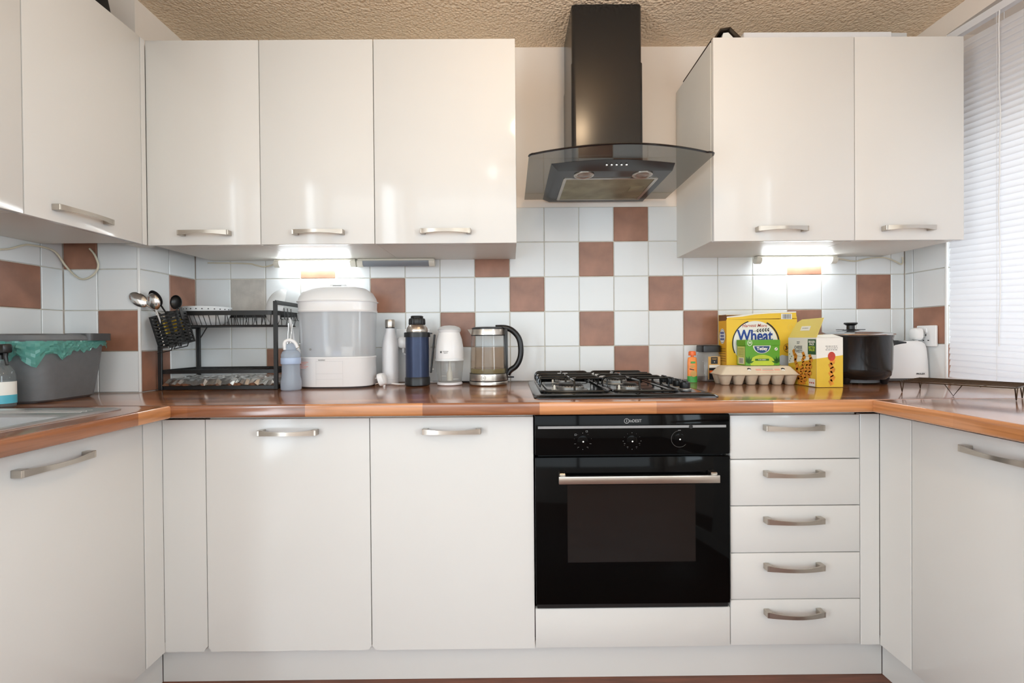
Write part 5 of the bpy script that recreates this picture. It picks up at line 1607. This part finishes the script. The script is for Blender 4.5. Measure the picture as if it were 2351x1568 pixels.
# ---- cheese twists box
t = thing('snack_box', 'white and yellow cheese twist snack box with open flap', 'snack box', (1.1520, -0.250, W))
X0, X1, Y0, Y1, SH = -0.0475, 0.0475, -0.080, 0.088, 0.180
b = B()
for a in ((X0, X0 + .0012, Y0, Y1), (X1 - .0012, X1, Y0, Y1), (X0 + .0012, X1 - .0012, Y0, Y0 + .0012), (X0 + .0012, X1 - .0012, Y1 - .0012, Y1)):
    b.box(a[0], a[1], a[2], a[3], 0.0005, SH)
b.box(X0, X1, Y0, Y1, 0.0005, 0.0016)
b.done('carton', 'paper', t, smooth=0)
b = B()
fl_ = [(X0, Y0 + 0.001, SH), (X0, Y1 - 0.001, SH), (X0 + 0.022, Y1 - 0.018, SH + 0.058), (X0 + 0.026, Y1 - 0.045, SH + 0.070), (X0 + 0.027, Y0 + 0.001, SH + 0.072)]
b.rings([fl_, [(x + 0.0012, y, z - 0.0004) for x, y, z in fl_]])
b.done('lid_flap', 'flapyellow', t, smooth=0)
ffl = Face((X0, (Y0 + Y1) / 2, SH), (0, -1, 0), (0.027, 0, 0.072))
pr(ffl, [rect(-0.024, 0.030, 0.028, 0.046)], 'flap_sticker', 'paper', t, 2)
bars(ffl, 0.003, 0.036, 0.036, 1, 'sticker_print', 'mid', t, 3, 0.003)
b = B()
b.rings([[(X0 + 0.002, Y0 + 0.0, SH + 0.0005), (X1 - 0.001, Y0 + 0.0, SH + 0.0005), (X1 - 0.004, Y0 + 0.05, SH + 0.012), (X0 + 0.004, Y0 + 0.05, SH + 0.008)],
         [(X0 + 0.002, Y0 + 0.0, SH - 0.0005), (X1 - 0.001, Y0 + 0.0, SH - 0.0005), (X1 - 0.004, Y0 + 0.05, SH + 0.0110), (X0 + 0.004, Y0 + 0.05, SH + 0.007)]])
b.done('front_flap', 'paper', t, smooth=0)
fF = Face((0, Y0, 0), (1, 0, 0), (0, 0, 1))
fL = Face((X0, (Y0 + Y1) / 2, 0), (0, -1, 0), (0, 0, 1))
HL = (Y1 - Y0) / 2
pr(fF, [[(X0, 0.001), (X1, 0.001), (X1, 0.116), (X0, 0.104)]], 'yellow_print', 'twyellow', t, 1)
pr(fL, [[(-HL, 0.001), (HL, 0.001), (HL, 0.104), (-HL, 0.078)]], 'yellow_print', 'twyellow', t, 1)


def twist(face, cx_, z0, z1, w_, lean, layer):
    """braided pastry stick as overlapping printed lozenges"""
    ps = []
    n_ = 7
    for k in range(n_):
        q = (k + 0.5) / n_
        zc = z0 + (z1 - z0) * q
        hh = (z1 - z0) / n_ * 1.15
        xc = cx_ + lean * (q - 0.5) + (w_ * 0.12 if k % 2 else -w_ * 0.12)
        s = 1 if k % 2 else -1
        ps.append([(xc - w_ * 0.50, zc - hh * 0.30 * s), (xc - w_ * 0.1, zc - hh * 0.70), (xc + w_ * 0.40, zc - hh * 0.40), (xc + w_ * 0.55, zc + hh * 0.30 * s), (xc + w_ * 0.1, zc + hh * 0.75), (xc - w_ * 0.38, zc + hh * 0.40)])
    return ps


for i, (cx_, z0, z1, w_, ln) in enumerate(((-0.030, 0.006, 0.132, 0.021, -0.034), (0.008, 0.040, 0.124, 0.020, 0.012), (0.048, 0.030, 0.116, 0.021, 0.010), (0.024, 0.006, 0.090, 0.021, 0.020), (0.000, 0.004, 0.070, 0.024, -0.004))):
    pr(fL, twist(fL, cx_, z0, z1, w_, ln, 2), 'pastry_print', 'twist', t, 3 + i)
pr(fF, twist(fF, 0.006, 0.010, 0.115, 0.020, 0.0, 2), 'pastry_print', 'twist', t, 3)
pr(fF, [disc(0.006, 0.112, 0.0135, 0.0165, 22)], 'tomato_print', 'tomato', t, 4)
pr(fL, [rect(0.036, HL - 0.003, 0.118, 0.174)], 'green_panel_print', 'darkgreen', t, 2)
words(fL, 'BIGGER\nPACK', 0.0585, 0.160, 0.0105, 'lettering', 'paper', t, 3, 0.0004, width=0.036)
words(fL, 'BETTER\nVALUE', 0.0585, 0.139, 0.0105, 'lettering', 'lime', t, 3, 0.0004, width=0.036)
words(fL, 'CHEESE\nTWISTS', -0.020, 0.135, 0.0165, 'lettering', 'mid', t, 3, 0.0005, width=0.048)
bars(fL, -0.020, 0.159, 0.018, 2, 'small_print', 'mid', t, 3, 0.003, 0.006)
pr(fL, [rect(-0.050, 0.040, 0.1095, 0.1103)], 'text_line_print', 'mid', t, 3)
pr(fL, [rect(-HL + 0.008 + 0.006 * (k % 3), -HL + 0.012 + 0.006 * (k % 3), 0.086 + 0.009 * k, 0.091 + 0.009 * k) for k in range(4)], 'herb_print', 'leafgreen', t, 3)
bars(fF, 0.006, 0.141, 0.044, 3, 'small_print', 'mid', t, 3, 0.0022, 0.0065)
pr(fL, [rect(0.044, HL - 0.004, 0.002, 0.030)], 'nutrition_panel', 'paper', t, 9)
pr(fL, [disc(0.051 + k * 0.010, 0.015, 0.0034, n=8) for k in range(3)], 'nutrition_print', 'redprint', t, 10)

# ---- rice cooker
t = thing('rice_cooker', 'black round cooking pot with glass lid and side handle', 'cooking pot', (1.3560, -0.158, W))
PS = 1.0
bd = B().lathe([(0.100, 0.018), (0.114, 0.020), (0.126, 0.034), (0.1305, 0.060), (0.1325, 0.178), (0.1345, 0.182), (0.1345, 0.186), (0, 0.186)], 56).done('pot_body', 'black', t)
B().lathe([(0.085, 0.004), (0.092, 0.006), (0.092, 0.0178), (0, 0.0178)], 40).done('heating_base', 'grey', t)
for a in (45, 135, 225, 315):
    B().rings([[(0.104 * math.cos(R(a)) + r_ * math.cos(2 * PI * k / 12), 0.104 * math.sin(R(a)) + r_ * math.sin(2 * PI * k / 12), z) for k in range(12)] for r_, z in ((0.010, 0.0005), (0.012, 0.006), (0.018, 0.026))]).done('foot', 'blackplastic', t)
B().lathe([(0.1375, 0.1862), (0.1400, 0.1885), (0.1385, 0.1925), (0.125, 0.1965), (0.085, 0.2025), (0.030, 0.2060), (0, 0.2062)], 56).done('lid', 'lidsilver', t)
B().lathe([(0.1395, 0.1870), (0.1408, 0.1895), (0.1392, 0.1925)], 56, cap0=False, cap1=False).done('lid_rim', 'chrome', t)
kb = B().lathe([(0.030, 0.2063), (0.022, 0.209), (0.014, 0.212), (0.0135, 0.226), (0.020, 0.2300), (0.0235, 0.233), (0.0220, 0.2375), (0, 0.2380)], 32).done('lid_knob', 'blackplastic', t)
for s in (-1, 1):
    B().box(s * 0.042 - 0.014, s * 0.042 + 0.014, -0.006, 0.006, 0.2085, 0.2110, 0.001, 1).done('steam_vent', 'blackplastic', t)
for a in (-12, 168):
    q = Matrix.Rotation(R(a), 3, 'Z')
    b = B()
    rs = []
    for x, hw, z0, z1 in ((0.128, 0.028, 0.140, 0.166), (0.140, 0.026, 0.148, 0.166), (0.165, 0.022, 0.153, 0.163), (0.186, 0.012, 0.155, 0.160)):
        rs.append([tuple(q @ Vector(p_)) for p_ in ((x, -hw, z0), (x, hw, z0), (x, hw, z1), (x, -hw, z1))])
    b.rings(rs)
    b.done('side_handle', 'blackplastic', t)

# ---- toaster
t = thing('toaster', 'white two-slice toaster against the corner tiles', 'toaster', (1.5985, -0.0765, W))
B().sup([(0.098, 0.062, 0.0005), (0.1005, 0.0645, 0.004), (0.1005, 0.0645, 0.012)], 5.5, 56).done('base_plinth', 'darkgrey', t)
tb = B().sup([(0.1015, 0.0655, 0.0125), (0.1020, 0.0660, 0.018), (0.0995, 0.065, 0.080), (0.0955, 0.063, 0.130), (0.0905, 0.060, 0.150), (0.082, 0.053, 0.160), (0.066, 0.042, 0.1635)], 5.5, 64).done('housing', 'white', t)
for s in (-1, 1):
    B().box(-0.062, 0.062, s * 0.018 - 0.008, s * 0.018 + 0.008, 0.1628, 0.1645, 0.0005, 1).done('bread_slot', 'blackplastic', tb)
B().box(-0.110, -0.101, -0.010, 0.010, 0.085, 0.097, 0.003, 1).done('lever', 'blackplastic', t)
words(Face((0.050, -0.0656, 0.030), (1, 0, 0), (0, 0, 1)), 'PROLEX', 0, 0, 0.0095, 'lettering', 'blackprint', tb, 5, 0.0003)

# ---- wire cooling rack
A_, U_, V_ = Vector((1.262, -0.492, 0)), Vector((0.55, -0.835, 0)).normalized(), Vector((0.835, 0.55, 0)).normalized()
t = thing('cooling_rack', 'dark wire cooling rack standing by the window blind', 'cooling rack', (1.45, -0.50, W))
LU, LV, HZ = 0.262, 0.215, 0.036


def cr(u, v, z):
    p_ = A_ + U_ * u + V_ * v
    return (p_.x, p_.y, W + z)


B().tube([cr(u, v, HZ) for u, v in rrect(0, LU, 0, LV, 0.02, 4)], 0.0019, 6, True).done('frame_wire', 'wire', t, True)
for i in range(9):
    v = 0.02 + i * (LV - 0.04) / 8
    B().tube([cr(0.0, v, HZ + 0.002), cr(LU, v, HZ + 0.002)], 0.0009, 6).done('cross_wire', 'wire', t, True)
for i in range(3):
    u = 0.06 + i * 0.065
    B().tube([cr(u, 0, HZ - 0.002), cr(u, LV, HZ - 0.002)], 0.0014, 6).done('long_wire', 'wire', t, True)
for u, v, du, dv in ((0.004, 0.02, 0.0, 0.018), (LU - 0.004, 0.02, 0.0, 0.018), (0.004, LV - 0.02, 0, 0.018), (LU - 0.004, LV - 0.02, 0, 0.018), (LU * 0.5, 0.004, 0.02, 0), (LU - 0.004, LV * 0.45, 0, 0.024)):
    B().tube([cr(u - du, v - dv, HZ), cr(u, v, 0.0015), cr(u + du, v + dv, HZ)], 0.0014, 6).done('leg', 'wire', t, True)

# ================================================================== on top of the wall cabinets
t = thing('loaf_tin', 'worn dark loaf tin upside down on the cabinet top', 'baking tin', (0.785, -0.21, WTOP + 0.001))
b = B()
pf = [(-0.055, 0.0), (-0.030, 0.040), (0.006, 0.046), (0.050, 0.003)]
pf2 = [(0.046, 0.0), (0.005, 0.042), (-0.028, 0.036), (-0.050, 0.0)]
b.rings([[(x, y, z) for x, z in pf + pf2] for y in (-0.135, 0.135)], False, False)
for y in (-0.135, 0.135):
    n4 = len(pf)
    for i in range(n4 - 1):
        b.poly([(pf[i][0], y, pf[i][1]), (pf[i + 1][0], y, pf[i + 1][1]), (pf2[n4 - 2 - i][0], y, pf2[n4 - 2 - i][1]), (pf2[n4 - 1 - i][0], y, pf2[n4 - 1 - i][1])])
b.done('tin_shell', 'bakeware', t, smooth=0)
B().tube([(-0.058, -0.135, 0.003), (-0.058, 0.135, 0.003)], 0.003, 8).done('rolled_edge', 'bakeware', t)
B().rings([[(-0.020, y, 0.004), (0.036, y, 0.004), (0.006, y, 0.036), (-0.012, y, 0.034)] for y in (-0.12, 0.10)]).done('paper_liner', 'paper', t, smooth=0)
t = thing('storage_carton', 'long flat white box lying on the cabinet top', 'box', (1.150, -0.20, WTOP + 0.001))
B().box(-0.275, 0.275, -0.075, 0.120, -0.0045, 0.073, 0.002, 1).done('carton', 'whitematt', t)
B().box(0.2752, 0.335, -0.072, 0.118, -0.0045, 0.071, 0.002, 1).done('end_sleeve', 'faint', t)
t = thing('cloth_bag', 'black cloth bag slumped on the corner cabinet top', 'bag', (-1.400, -0.50, WTOP - 0.003))
rs = []
for q, (rx, ry, z) in enumerate(((0.075, 0.10, 0), (0.088, 0.115, 0.012), (0.090, 0.118, 0.05), (0.080, 0.105, 0.10), (0.055, 0.075, 0.135), (0.02, 0.03, 0.148))):
    rs.append([(rx * (1 + 0.05 * math.sin(5 * a + q)) * math.cos(a), ry * (1 + 0.05 * math.sin(3 * a + q * 2)) * math.sin(a), z + 0.004 * math.sin(4 * a) * (q > 1)) for a in [2 * PI * k / 36 for k in range(36)]])
B().rings(rs).done('bag_body', 'fabric', t)
B().tube(bez([(-0.03, -0.05, 0.130), (-0.02, -0.02, 0.165), (0.0, 0.02, 0.165), (0.02, 0.05, 0.130)], 5), 0.006, 8).done('bag_strap', 'fabric', t)
